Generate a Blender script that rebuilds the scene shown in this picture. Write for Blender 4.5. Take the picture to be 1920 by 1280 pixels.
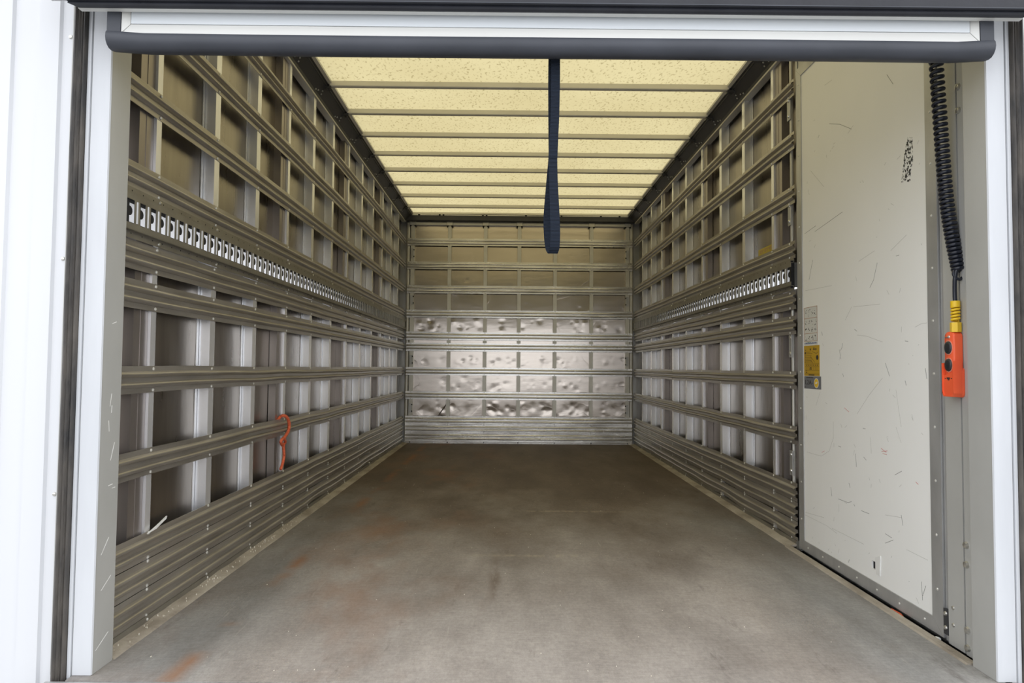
import bpy, math, random
from mathutils import Vector, Matrix, noise as mnoise
random.seed(7)
for o in list(bpy.data.objects): bpy.data.objects.remove(o, do_unlink=True)
S = bpy.context.scene
COL = S.collection

# ------------------------------------------------------------------ camera
F_PX, PITCH, YAW, ROLL = 1230.0, 0.0393, 0.0034, 0.0089
CAM = Vector((-0.1008, 0.0, 0.7881))
def cam_dir(a, b):
    cr, sr = math.cos(ROLL), math.sin(ROLL)
    a, b = cr*a + sr*b, -sr*a + cr*b
    x, y, z = a/F_PX, 1.0, -b/F_PX
    cp, sp = math.cos(PITCH), math.sin(PITCH)
    y, z = cp*y - sp*z, sp*y + cp*z
    cy, sy = math.cos(YAW), math.sin(YAW)
    return Vector((cy*x + sy*y, -sy*x + cy*y, z))
fwd = cam_dir(0, 0).normalized()
right = (cam_dir(1, 0) - cam_dir(0, 0)).normalized()
up = right.cross(fwd).normalized()
cd = bpy.data.cameras.new('camera')
cd.sensor_width = 36.0; cd.lens = F_PX/1920*36.0; cd.clip_start = 0.02; cd.clip_end = 200
cam = bpy.data.objects.new('camera', cd); COL.objects.link(cam)
M = Matrix((right, up, -fwd)).transposed().to_4x4(); M.translation = CAM
cam.matrix_world = M
S.camera = cam

# ------------------------------------------------------------------ sky, exposure
w = bpy.data.worlds.new('overcast_sky'); S.world = w; w.use_nodes = True
bg = w.node_tree.nodes['Background']
bg.inputs[0].default_value = (0.97, 0.99, 1.03, 1); bg.inputs[1].default_value = 2.0
S.view_settings.view_transform = 'Standard'; S.view_settings.look = 'None'
S.view_settings.exposure = 0.14; S.view_settings.gamma = 1.0
S.view_settings.use_curve_mapping = False

# ------------------------------------------------------------------ materials
MATS = {}
def mat(name, col, rough=0.5, metal=0.0, var=0.0, vscale=8.0, vstretch=(1, 1, 1), col2=None, bump=0.0, bscale=30.0,
        bstretch=(1, 1, 1), spec=0.5, rvar=0.0):
    m = bpy.data.materials.new(name); m.use_nodes = True
    nt = m.node_tree; P = nt.nodes['Principled BSDF']
    P.inputs['Roughness'].default_value = rough; P.inputs['Metallic'].default_value = metal
    P.inputs['Specular IOR Level'].default_value = spec
    P.inputs['Base Color'].default_value = (*col, 1)
    tc = nt.nodes.new('ShaderNodeTexCoord')
    def nz(scale, stretch, detail=4):
        mp = nt.nodes.new('ShaderNodeMapping'); mp.inputs['Scale'].default_value = stretch
        nt.links.new(tc.outputs['Object'], mp.inputs[0])
        n = nt.nodes.new('ShaderNodeTexNoise'); n.inputs['Scale'].default_value = scale; n.inputs['Detail'].default_value = detail
        nt.links.new(mp.outputs[0], n.inputs['Vector'])
        return n
    if col2 is not None:
        n = nz(vscale, vstretch, 6)
        r = nt.nodes.new('ShaderNodeValToRGB')
        r.color_ramp.elements[0].position = 0.5 - var; r.color_ramp.elements[1].position = 0.5 + var
        r.color_ramp.elements[0].color = (*col, 1); r.color_ramp.elements[1].color = (*col2, 1)
        nt.links.new(n.outputs['Fac'], r.inputs[0]); nt.links.new(r.outputs[0], P.inputs['Base Color'])
        if rvar:
            mr = nt.nodes.new('ShaderNodeMapRange')
            mr.inputs['To Min'].default_value = rough - rvar; mr.inputs['To Max'].default_value = rough + rvar
            nt.links.new(n.outputs['Fac'], mr.inputs[0]); nt.links.new(mr.outputs[0], P.inputs['Roughness'])
    if bump:
        n2 = nz(bscale, bstretch, 3)
        b = nt.nodes.new('ShaderNodeBump'); b.inputs['Strength'].default_value = bump; b.inputs['Distance'].default_value = 0.01
        nt.links.new(n2.outputs['Fac'], b.inputs['Height']); nt.links.new(b.outputs[0], P.inputs['Normal'])
    MATS[name] = m
    return m

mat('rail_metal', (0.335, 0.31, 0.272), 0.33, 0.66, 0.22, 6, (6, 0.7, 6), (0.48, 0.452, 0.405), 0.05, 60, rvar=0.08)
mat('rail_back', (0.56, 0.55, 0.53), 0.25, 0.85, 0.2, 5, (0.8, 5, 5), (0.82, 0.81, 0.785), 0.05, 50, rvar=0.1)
mat('perf_metal', (0.26, 0.242, 0.21), 0.45, 0.7, 0.25, 10, (1, 1, 1), (0.35, 0.335, 0.29), 0.05, 80)
mat('upright_metal', (0.76, 0.765, 0.785), 0.27, 0.62, 0.3, 14, (1, 1, 0.3), (0.90, 0.905, 0.925), 0.04, 50)
mat('joint_metal', (0.30, 0.27, 0.255), 0.34, 0.8, 0.3, 10, (1, 1, 0.3), (0.40, 0.365, 0.345), 0.04, 50)
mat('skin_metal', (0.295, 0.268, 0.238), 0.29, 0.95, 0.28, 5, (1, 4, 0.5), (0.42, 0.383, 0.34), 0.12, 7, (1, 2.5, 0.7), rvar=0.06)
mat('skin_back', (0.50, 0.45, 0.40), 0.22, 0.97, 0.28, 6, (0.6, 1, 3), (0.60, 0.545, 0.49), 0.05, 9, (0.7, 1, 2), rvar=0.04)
mat('cant_metal', (0.045, 0.046, 0.05), 0.45, 0.3, 0.3, 9, (1, 0.3, 1), (0.07, 0.07, 0.075))
mat('light_alu', (0.52, 0.505, 0.46), 0.4, 0.4, 0.3, 8, (1, 0.4, 1), (0.64, 0.625, 0.575))
mat('bow_alu', (0.66, 0.63, 0.54), 0.45, 0.15, 0.3, 10, (0.4, 1, 1), (0.76, 0.73, 0.64))
mat('galv', (0.36, 0.36, 0.355), 0.38, 0.45, 0.3, 12, (1, 1, 0.4), (0.54, 0.54, 0.535), 0.05, 60)
mat('post_grey', (0.43, 0.43, 0.41), 0.5, 0.2, 0.25, 6, (1, 1, 0.6), (0.50, 0.50, 0.48), 0.03, 40)
mat('post_white', (0.52, 0.535, 0.56), 0.45, 0.0, 0.3, 5, (3, 3, 0.5), (0.62, 0.635, 0.66), 0.03, 40)
mat('door_white', (0.86, 0.865, 0.845), 0.45, 0.0, 0.3, 3, (1, 1, 0.6), (0.91, 0.91, 0.895), 0.02, 30)
mat('panel_white', (0.64, 0.65, 0.675), 0.4, 0.0, 0.3, 4, (1, 1, 0.2), (0.68, 0.69, 0.71))
mat('strip_blue', (0.66, 0.70, 0.735), 0.35, 0.0, 0.3, 6, (0.5, 1, 1), (0.70, 0.735, 0.765))
mat('strip_cream', (0.66, 0.66, 0.635), 0.4, 0.0, 0.3, 6, (0.5, 1, 1), (0.70, 0.70, 0.675))
mat('rubber', (0.012, 0.013, 0.019), 0.5, 0.0, 0.25, 12, (1, 1, 0.3), (0.022, 0.024, 0.032), 0.1, 40)
mat('rubber_worn', (0.028, 0.027, 0.027), 0.6, 0.0, 0.16, 9, (3, 3, 0.8), (0.10, 0.088, 0.075), 0.25, 45, (2, 2, 0.6))
mat('rubber_grey', (0.030, 0.034, 0.044), 0.5, 0.0, 0.3, 10, (0.6, 1, 1), (0.055, 0.060, 0.075), 0.03, 50)
mat('dark', (0.010, 0.010, 0.012), 0.8)
mat('kerb', (0.25, 0.215, 0.17), 0.85, 0.0, 0.22, 12, (1, 0.5, 1), (0.47, 0.425, 0.355), 0.5, 60)
mat('rivet', (0.72, 0.71, 0.66), 0.3, 0.35)
mat('bolt', (0.62, 0.61, 0.57), 0.3, 0.85)
mat('strap', (0.022, 0.034, 0.062), 0.8, spec=0.2)
mat('cable', (0.010, 0.013, 0.024), 0.32)
mat('orange', (0.80, 0.10, 0.035), 0.42, 0.0, 0.3, 15, (1, 1, 1), (0.88, 0.14, 0.05))
mat('yellow_plastic', (0.80, 0.52, 0.02), 0.4)
mat('button', (0.018, 0.019, 0.022), 0.45)
mat('ring', (0.75, 0.28, 0.20), 0.4)
mat('rope', (0.62, 0.085, 0.025), 0.7, 0.0, 0.2, 90, (1, 1, 1), (0.85, 0.20, 0.09), 0.8, 160)
mat('paper_white', (0.66, 0.66, 0.63), 0.5)
mat('sticker_yellow', (0.52, 0.32, 0.025), 0.5)
mat('sticker_wall', (0.52, 0.40, 0.035), 0.5)
mat('sticker_grey', (0.17, 0.175, 0.19), 0.5)
mat('ink', (0.03, 0.025, 0.025), 0.6)
mat('ink_brown', (0.42, 0.24, 0.15), 0.6)
mat('ink_red', (0.55, 0.08, 0.07), 0.6)
mat('ink_blue', (0.08, 0.12, 0.28), 0.6)
mat('ink_green', (0.14, 0.30, 0.14), 0.6)
mat('ink_pale', (0.75, 0.70, 0.60), 0.6)
mat('scuff', (0.26, 0.26, 0.25), 0.7)
mat('scuff_light', (0.56, 0.56, 0.53), 0.7)
mat('chip_white', (0.80, 0.80, 0.78), 0.6)
mat('asphalt', (0.27, 0.27, 0.265), 0.9, 0, 0.2, 3, (1, 1, 1), (0.36, 0.355, 0.345))

def rolled_sheet(name, aniso):
    # sheet metal with upright rolling grain: reflections smear sideways, not up and down
    nt = MATS[name].node_tree; P = nt.nodes['Principled BSDF']
    P.inputs['Anisotropic'].default_value = aniso
    t = nt.nodes.new('ShaderNodeTangent'); t.direction_type = 'RADIAL'; t.axis = 'Z'
    nt.links.new(t.outputs[0], P.inputs['Tangent'])
rolled_sheet('skin_back', 0.88)

def tape_residue():
    m = mat('tape_residue', (0.05, 0.05, 0.045), 0.8)
    nt = m.node_tree; P = nt.nodes['Principled BSDF']
    tc = nt.nodes.new('ShaderNodeTexCoord'); n = nt.nodes.new('ShaderNodeTexNoise')
    n.inputs['Scale'].default_value = 95; n.inputs['Detail'].default_value = 5
    nt.links.new(tc.outputs['Object'], n.inputs['Vector'])
    r = nt.nodes.new('ShaderNodeValToRGB')
    r.color_ramp.elements[0].position = 0.50; r.color_ramp.elements[1].position = 0.58
    nt.links.new(n.outputs['Fac'], r.inputs[0]); nt.links.new(r.outputs[0], P.inputs['Alpha'])
tape_residue()

def roof_material():
    m = bpy.data.materials.new('roof_grp'); m.use_nodes = True; nt = m.node_tree
    nt.nodes.remove(nt.nodes['Principled BSDF']); out = nt.nodes['Material Output']
    tc = nt.nodes.new('ShaderNodeTexCoord')
    mp = nt.nodes.new('ShaderNodeMapping'); mp.inputs['Scale'].default_value = (1.0, 0.55, 1.0); mp.inputs['Rotation'].default_value = (0, 0, 0.5)
    nt.links.new(tc.outputs['Object'], mp.inputs[0])
    n = nt.nodes.new('ShaderNodeTexNoise'); n.inputs['Scale'].default_value = 80; n.inputs['Detail'].default_value = 2
    nt.links.new(mp.outputs[0], n.inputs['Vector'])
    r = nt.nodes.new('ShaderNodeValToRGB')
    r.color_ramp.elements[0].position = 0.31; r.color_ramp.elements[0].color = (0.27, 0.225, 0.11, 1)
    r.color_ramp.elements[1].position = 0.43; r.color_ramp.elements[1].color = (0.435, 0.375, 0.205, 1)
    nt.links.new(n.outputs['Fac'], r.inputs[0])
    n2 = nt.nodes.new('ShaderNodeTexNoise'); n2.inputs['Scale'].default_value = 1.4; n2.inputs['Detail'].default_value = 3
    nt.links.new(tc.outputs['Object'], n2.inputs['Vector'])
    mx = nt.nodes.new('ShaderNodeMix'); mx.data_type = 'RGBA'; mx.blend_type = 'MULTIPLY'; mx.inputs[0].default_value = 1.0
    r2 = nt.nodes.new('ShaderNodeValToRGB')
    r2.color_ramp.elements[0].position = 0.3; r2.color_ramp.elements[0].color = (0.90, 0.88, 0.84, 1)
    r2.color_ramp.elements[1].position = 0.7; r2.color_ramp.elements[1].color = (1.0, 1.0, 1.0, 1)
    nt.links.new(n2.outputs['Fac'], r2.inputs[0])
    nt.links.new(r.outputs[0], mx.inputs[6]); nt.links.new(r2.outputs[0], mx.inputs[7])
    tr = nt.nodes.new('ShaderNodeBsdfTranslucent'); nt.links.new(mx.outputs[2], tr.inputs[0])
    df = nt.nodes.new('ShaderNodeBsdfDiffuse'); df.inputs[0].default_value = (0.5, 0.45, 0.27, 1)
    ms = nt.nodes.new('ShaderNodeMixShader'); ms.inputs[0].default_value = 0.12
    nt.links.new(tr.outputs[0], ms.inputs[1]); nt.links.new(df.outputs[0], ms.inputs[2])
    nt.links.new(ms.outputs[0], out.inputs[0])
    MATS['roof_grp'] = m
roof_material()

def strip_material():
    m = bpy.data.materials.new('white_strip'); m.use_nodes = True; nt = m.node_tree
    nt.nodes.remove(nt.nodes['Principled BSDF']); out = nt.nodes['Material Output']
    tr = nt.nodes.new('ShaderNodeBsdfTranslucent'); tr.inputs[0].default_value = (0.97, 0.97, 0.98, 1)
    df = nt.nodes.new('ShaderNodeBsdfDiffuse'); df.inputs[0].default_value = (0.9, 0.9, 0.9, 1)
    ms = nt.nodes.new('ShaderNodeMixShader'); ms.inputs[0].default_value = 0.1
    nt.links.new(tr.outputs[0], ms.inputs[1]); nt.links.new(df.outputs[0], ms.inputs[2]); nt.links.new(ms.outputs[0], out.inputs[0])
    MATS['white_strip'] = m
strip_material()

def floor_material():
    m = bpy.data.materials.new('deck_ply'); m.use_nodes = True; nt = m.node_tree; P = nt.nodes['Principled BSDF']
    L = nt.links.new
    tc = nt.nodes.new('ShaderNodeTexCoord')
    def nz(scale, st, detail=5, rough=0.6):
        mp = nt.nodes.new('ShaderNodeMapping'); mp.inputs['Scale'].default_value = st
        L(tc.outputs['Object'], mp.inputs[0])
        n = nt.nodes.new('ShaderNodeTexNoise'); n.inputs['Scale'].default_value = scale
        n.inputs['Detail'].default_value = detail; n.inputs['Roughness'].default_value = rough
        L(mp.outputs[0], n.inputs['Vector']); return n.outputs['Fac']
    def ramp(src, p0, c0, p1, c1):
        r = nt.nodes.new('ShaderNodeValToRGB'); e = r.color_ramp.elements
        e[0].position = p0; e[0].color = (*c0, 1); e[1].position = p1; e[1].color = (*c1, 1)
        L(src, r.inputs[0]); return r.outputs[0]
    def mix(fac, a, b, bt='MIX'):
        x = nt.nodes.new('ShaderNodeMix'); x.data_type = 'RGBA'; x.blend_type = bt
        if isinstance(fac, float): x.inputs[0].default_value = fac
        else: L(fac, x.inputs[0])
        L(a, x.inputs[6]); L(b, x.inputs[7]); return x.outputs[2]
    def math_(op, a, b=0.0, clamp=False):
        n = nt.nodes.new('ShaderNodeMath'); n.operation = op; n.use_clamp = clamp
        for i, v in enumerate((a, b)):
            if isinstance(v, (int, float)): n.inputs[i].default_value = v
            else: L(v, n.inputs[i])
        return n.outputs[0]
    sep = nt.nodes.new('ShaderNodeSeparateXYZ'); L(tc.outputs['Object'], sep.inputs[0])
    X, Y = sep.outputs[0], sep.outputs[1]
    base = ramp(nz(2.6, (1.4, 0.45, 1)), 0.30, (0.112, 0.086, 0.066), 0.70, (0.180, 0.145, 0.118))
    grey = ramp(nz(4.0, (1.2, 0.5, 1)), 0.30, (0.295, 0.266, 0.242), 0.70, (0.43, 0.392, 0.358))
    # greyer and paler over the rear end of the deck, ragged towards the front
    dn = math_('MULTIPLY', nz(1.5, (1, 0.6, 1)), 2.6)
    rear_grey = math_('SUBTRACT', math_('ADD', math_('MULTIPLY', Y, -0.42), dn), -0.55, True)
    # the middle of the deck is worn tan, the strips by the walls stay grey
    en = math_('ADD', math_('ABSOLUTE', X), math_('MULTIPLY', nz(2.2, (1, 0.35, 1)), 0.5))
    em = math_('MULTIPLY', math_('SUBTRACT', en, 0.98, True), 3.2, True)
    ge = ramp(nz(5.0, (1.5, 0.4, 1)), 0.3, (0.215, 0.21, 0.20), 0.7, (0.32, 0.312, 0.30))
    grey = mix(em, grey, ge)
    c = mix(rear_grey, base, grey)
    # grain of the anti-slip film
    gr = ramp(nz(70, (1.6, 0.8, 1), 6, 0.75), 0.3, (0.80, 0.80, 0.80), 0.7, (1.14, 1.14, 1.14))
    c = mix(1.0, c, gr, 'MULTIPLY')
    cross = ramp(nz(75, (0.3, 2.4, 1), 3), 0.35, (0.92, 0.92, 0.92), 0.65, (1.06, 1.06, 1.06))
    c = mix(1.0, c, cross, 'MULTIPLY')
    sand = ramp(nz(230, (1, 1, 1), 2), 0.56, (0, 0, 0), 0.70, (1, 1, 1))
    patch = ramp(nz(1.8, (1, 0.8, 1), 4), 0.50, (0, 0, 0), 0.66, (1, 1, 1))
    sandm = math_('MULTIPLY', math_('MULTIPLY', sand, patch), 0.8)
    sc = nt.nodes.new('ShaderNodeRGB'); sc.outputs[0].default_value = (0.50, 0.42, 0.33, 1)
    c = mix(sandm, c, sc.outputs[0])
    # dark scrapes
    dk = ramp(nz(5, (3.0, 0.7, 1), 8, 0.72), 0.60, (1, 1, 1), 0.74, (0.62, 0.60, 0.59))
    c = mix(1.0, c, dk, 'MULTIPLY')
    # rust streaks along the left side
    d = math_('ABSOLUTE', math_('ADD', X, 0.965))
    line = math_('SUBTRACT', 1.0, math_('MULTIPLY', d, 22.0), True)
    rn = ramp(nz(2.3, (0.6, 0.9, 1), 4), 0.48, (0, 0, 0), 0.62, (1, 1, 1))
    d2 = math_('SUBTRACT', 1.0, math_('MULTIPLY', math_('ABSOLUTE', math_('ADD', X, 0.70)), 1.5), True)
    rn2 = ramp(nz(1.6, (1.3, 0.7, 1), 5), 0.50, (0, 0, 0), 0.68, (1, 1, 1))
    rust = math_('ADD', math_('MULTIPLY', math_('MULTIPLY', line, rn), 0.8), math_('MULTIPLY', math_('MULTIPLY', d2, rn2), 0.55), True)
    rc = nt.nodes.new('ShaderNodeRGB'); rc.outputs[0].default_value = (0.28, 0.135, 0.065, 1)
    c = mix(rust, c, rc.outputs[0])
    # pale worn joints across the deck and a dark drag mark along it
    def band(V, c0, k): return math_('SUBTRACT', 1.0, math_('MULTIPLY', math_('ABSOLUTE', math_('ADD', V, -c0)), k), True)
    dash = ramp(nz(9, (2.5, 0.6, 1), 4), 0.42, (0, 0, 0), 0.60, (1, 1, 1))
    for yj, xj, wx in ((2.86, 0.02, 3.2), (3.74, 0.28, 2.6)):
        mk = math_('MULTIPLY', math_('MULTIPLY', band(math_('ADD', Y, math_('MULTIPLY', nz(6, (1, 1, 1)), 0.05)), yj+0.025, 34.0), math_('MULTIPLY', band(X, xj, wx), 2.0, True)), math_('MULTIPLY', dash, 0.42))
        pj = nt.nodes.new('ShaderNodeRGB'); pj.outputs[0].default_value = (0.52, 0.44, 0.32, 1)
        c = mix(mk, c, pj.outputs[0])
    dm = math_('MULTIPLY', math_('MULTIPLY', band(X, -0.15, 30.0), band(Y, 2.55, 2.6)), math_('MULTIPLY', dash, 1.1), True)
    dc = nt.nodes.new('ShaderNodeRGB'); dc.outputs[0].default_value = (0.16, 0.125, 0.10, 1)
    c = mix(dm, c, dc.outputs[0])
    # pale scratches running along and across the deck
    for rot, sx_, sy_ in ((0.25, 9.0, 0.5), (1.35, 9.0, 0.5)):
        mp = nt.nodes.new('ShaderNodeMapping'); mp.inputs['Rotation'].default_value = (0, 0, rot); mp.inputs['Scale'].default_value = (sx_, sy_, 1)
        L(tc.outputs['Object'], mp.inputs[0])
        n = nt.nodes.new('ShaderNodeTexNoise'); n.inputs['Scale'].default_value = 3.0; n.inputs['Detail'].default_value = 8; n.inputs['Roughness'].default_value = 0.7
        L(mp.outputs[0], n.inputs['Vector'])
        sm = math_('MULTIPLY', ramp(n.outputs['Fac'], 0.66, (0, 0, 0), 0.72, (1, 1, 1)), 0.45)
        pc = nt.nodes.new('ShaderNodeRGB'); pc.outputs[0].default_value = (0.50, 0.46, 0.41, 1)
        c = mix(sm, c, pc.outputs[0])
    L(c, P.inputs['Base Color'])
    P.inputs['Roughness'].default_value = 0.62; P.inputs['Specular IOR Level'].default_value = 0.35
    b = nt.nodes.new('ShaderNodeBump'); b.inputs['Strength'].default_value = 0.25; b.inputs['Distance'].default_value = 0.004
    L(nz(120, (1, 1, 1), 3), b.inputs['Height']); L(b.outputs[0], P.inputs['Normal'])
    MATS['deck_ply'] = m
floor_material()

# ------------------------------------------------------------------ mesh helpers
class MB:
    def __init__(s): s.v = []; s.f = []; s.sm = []
    def box(s, x0, x1, y0, y1, z0, z1):
        x0, x1 = min(x0, x1), max(x0, x1); y0, y1 = min(y0, y1), max(y0, y1); z0, z1 = min(z0, z1), max(z0, z1)
        b = len(s.v)
        s.v += [(x, y, z) for z in (z0, z1) for y in (y0, y1) for x in (x0, x1)]
        for q in ((0, 2, 3, 1), (4, 5, 7, 6), (0, 1, 5, 4), (2, 6, 7, 3), (0, 4, 6, 2), (1, 3, 7, 5)): s.f.append(tuple(b+i for i in q))
        return s
    def prism(s, pts, fn, t0, t1):
        """closed 2-D outline pts swept from t0 to t1; fn(p, t) -> xyz"""
        n = len(pts); b = len(s.v)
        s.v += [fn(p, t0) for p in pts] + [fn(p, t1) for p in pts]
        for i in range(n): s.f.append((b+i, b+(i+1) % n, b+n+(i+1) % n, b+n+i))
        s.f.append(tuple(b+i for i in range(n))[::-1]); s.f.append(tuple(b+n+i for i in range(n)))
        return s
    def sweep(s, pts, fn, ts, caps=True):
        n = len(pts); b = len(s.v)
        for t in ts: s.v += [fn(p, t) for p in pts]
        for k in range(len(ts)-1):
            for i in range(n): s.f.append((b+k*n+i, b+k*n+(i+1) % n, b+(k+1)*n+(i+1) % n, b+(k+1)*n+i))
        if caps:
            e = b+(len(ts)-1)*n
            s.f.append(tuple(b+i for i in range(n))[::-1]); s.f.append(tuple(e+i for i in range(n)))
        return s
    def tube(s, path, r, seg=8, caps=True):
        path = [Vector(p) for p in path]; b = len(s.v); n = len(path)
        rr = r if isinstance(r, (list, tuple)) else [r]*n
        t = (path[1]-path[0]).normalized()
        u = t.orthogonal().normalized()
        for k, p in enumerate(path):
            t2 = (path[min(k+1, n-1)]-path[max(k-1, 0)]).normalized()
            u = (u - t2*u.dot(t2)).normalized(); v = t2.cross(u)
            for i in range(seg):
                a = 2*math.pi*i/seg
                s.v.append(tuple(p + (u*math.cos(a)+v*math.sin(a))*rr[k]))
        for k in range(n-1):
            for i in range(seg): s.f.append((b+k*seg+i, b+k*seg+(i+1) % seg, b+(k+1)*seg+(i+1) % seg, b+(k+1)*seg+i))
        if caps:
            s.f.append(tuple(b+i for i in range(seg))[::-1]); s.f.append(tuple(b+(n-1)*seg+i for i in range(seg)))
        return s
    def dome(s, c, nrm, r, h=None, seg=8):
        """rivet or bolt head"""
        c = Vector(c); nrm = Vector(nrm).normalized(); u = nrm.orthogonal().normalized(); v = nrm.cross(u); h = h or r*0.7
        b = len(s.v)
        for rr, hh in ((1.0, 0.0), (0.78, 0.62)):
            for i in range(seg):
                a = 2*math.pi*i/seg
                s.v.append(tuple(c+(u*math.cos(a)+v*math.sin(a))*r*rr+nrm*h*hh))
        s.v.append(tuple(c+nrm*h))
        for i in range(seg):
            s.f.append((b+i, b+(i+1) % seg, b+seg+(i+1) % seg, b+seg+i)); s.f.append((b+seg+i, b+seg+(i+1) % seg, b+2*seg))
        return s
    def disc(s, c, nrm, r, th=0.0006, seg=16, ry=None):
        c = Vector(c); nrm = Vector(nrm).normalized()
        u = Vector((0, 0, 1)); v = nrm.cross(u)
        ry = ry or r
        ring = [c+v*math.cos(2*math.pi*i/seg)*r+u*math.sin(2*math.pi*i/seg)*ry for i in range(seg)]
        b = len(s.v)
        s.v += [tuple(p) for p in ring]+[tuple(p+nrm*th) for p in ring]
        for i in range(seg): s.f.append((b+i, b+(i+1) % seg, b+seg+(i+1) % seg, b+seg+i))
        s.f.append(tuple(b+seg+i for i in range(seg))); s.f.append(tuple(b+i for i in range(seg))[::-1])
        return s
    def grid(s, fn, nu, nv):
        b = len(s.v)
        for j in range(nv+1):
            for i in range(nu+1): s.v.append(tuple(fn(i/nu, j/nv)))
        for j in range(nv):
            for i in range(nu):
                a = b+j*(nu+1)+i; s.f.append((a, a+1, a+nu+2, a+nu+1))
        return s

ORG = {}
def mesh(name, mb, origin, smooth=False, ang=40):
    me = bpy.data.meshes.new(name)
    ox, oy, oz = origin
    me.from_pydata([(x-ox, y-oy, z-oz) for x, y, z in mb.v], [], mb.f)
    import bmesh
    bm = bmesh.new(); bm.from_mesh(me); bmesh.ops.recalc_face_normals(bm, faces=bm.faces); bm.to_mesh(me); bm.free()
    if smooth:
        for p in me.polygons: p.use_smooth = True
        if hasattr(me, 'set_sharp_from_angle'): me.set_sharp_from_angle(angle=math.radians(ang))
    me.update()
    return me
def tag(o, label=None, cat=None, group=None, kind=None):
    if label: o['label'] = label
    if cat: o['category'] = cat
    if group: o['group'] = group
    if kind: o['kind'] = kind
    return o
def obj(name, mb, m, parent=None, origin=(0, 0, 0), smooth=False, ang=40, **kw):
    org = ORG[parent.name] if parent else origin
    me = mesh(name, mb, org, smooth, ang); me.materials.append(MATS[m])
    o = bpy.data.objects.new(name, me); COL.objects.link(o)
    if parent: o.parent = parent
    else: o.location = origin
    ORG[o.name] = org
    return tag(o, **kw)
def thing(name, loc, **kw):
    o = bpy.data.objects.new(name, None); COL.objects.link(o); o.location = loc; o.empty_display_size = 0.1
    ORG[o.name] = loc
    return tag(o, **kw)
def bevel_box(x0, x1, y0, y1, z0, z1, b, axis='z'):
    mb = MB()
    if axis == 'z':
        pts = [(x0+b, y0), (x1-b, y0), (x1, y0+b), (x1, y1-b), (x1-b, y1), (x0+b, y1), (x0, y1-b), (x0, y0+b)]
        mb.prism(pts, lambda p, t: (p[0], p[1], t), z0, z1)
    else:
        pts = [(y0+b, z0), (y1-b, z0), (y1, z0+b), (y1, z1-b), (y1-b, z1), (y0+b, z1), (y0, z1-b), (y0, z0+b)]
        mb.prism(pts, lambda p, t: (t, p[0], p[1]), x0, x1)
    return mb
def crom(pts, n=8):
    P = [Vector(p) for p in pts]; P = [P[0]*2-P[1]]+P+[P[-1]*2-P[-2]]; out = []
    for i in range(1, len(P)-2):
        for k in range(n):
            t = k/n; a, b, c, d = P[i-1], P[i], P[i+1], P[i+2]
            out.append(0.5*((2*b)+(c-a)*t+(2*a-5*b+4*c-d)*t*t+(3*b-a-3*c+d)*t**3))
    out.append(P[-2]); return out

# ------------------------------------------------------------------ dimensions (metres; floor of the body near z = 0)
D = 6.978                       # inner face of the front bulkhead
FLOOR_Z = -0.022
LV = [(2.0839, 2.1635), (1.8291, 1.9121), (1.5697, 1.6556), (1.3117, 1.3931), (1.0718, 1.1581), (0.9545, 1.0416), (0.6986, 0.7813), (0.4418, 0.5252)]
PERF = (1.1581, 1.3117)
KICK = [(0.0, 0.0914), (0.0914, 0.1788), (0.1788, 0.2657)]
UPY = [2.065+0.408*k for k in range(12)]
XB = 1.228                      # rail back plane
def rail_profile(H, proud=0.0135, th=0.002):
    """front path (d, z) of a double-ribbed lashing rail, d = towards the room; closed thin section"""
    s = H/0.084
    fr = [(0, 0), (0, 0.0145)]
    def rib(a, b):
        m_ = (a+b)/2; h = (b-a)/2
        return [(0.0, a), (0.003, a+0.1*h), (0.008, a+0.28*h), (0.0122, a+0.62*h), (proud, m_), (0.0122, b-0.62*h), (0.008, b-0.28*h), (0.003, b-0.1*h), (0.0, b)]
    fr = [(0, 0)] + rib(0.0165, 0.0355) + rib(0.0485, 0.0675) + [(0, 0.084)]
    bk = [(d-th, z) for d, z in reversed(fr)]
    return [(d, z*s) for d, z in fr+bk]
def wob(y, seed, amp):
    return amp*mnoise.noise(Vector((y*1.3, seed*7.31, 0.0)))
def lin(a, b, n): return [a+(b-a)*i/n for i in range(n+1)]

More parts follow.
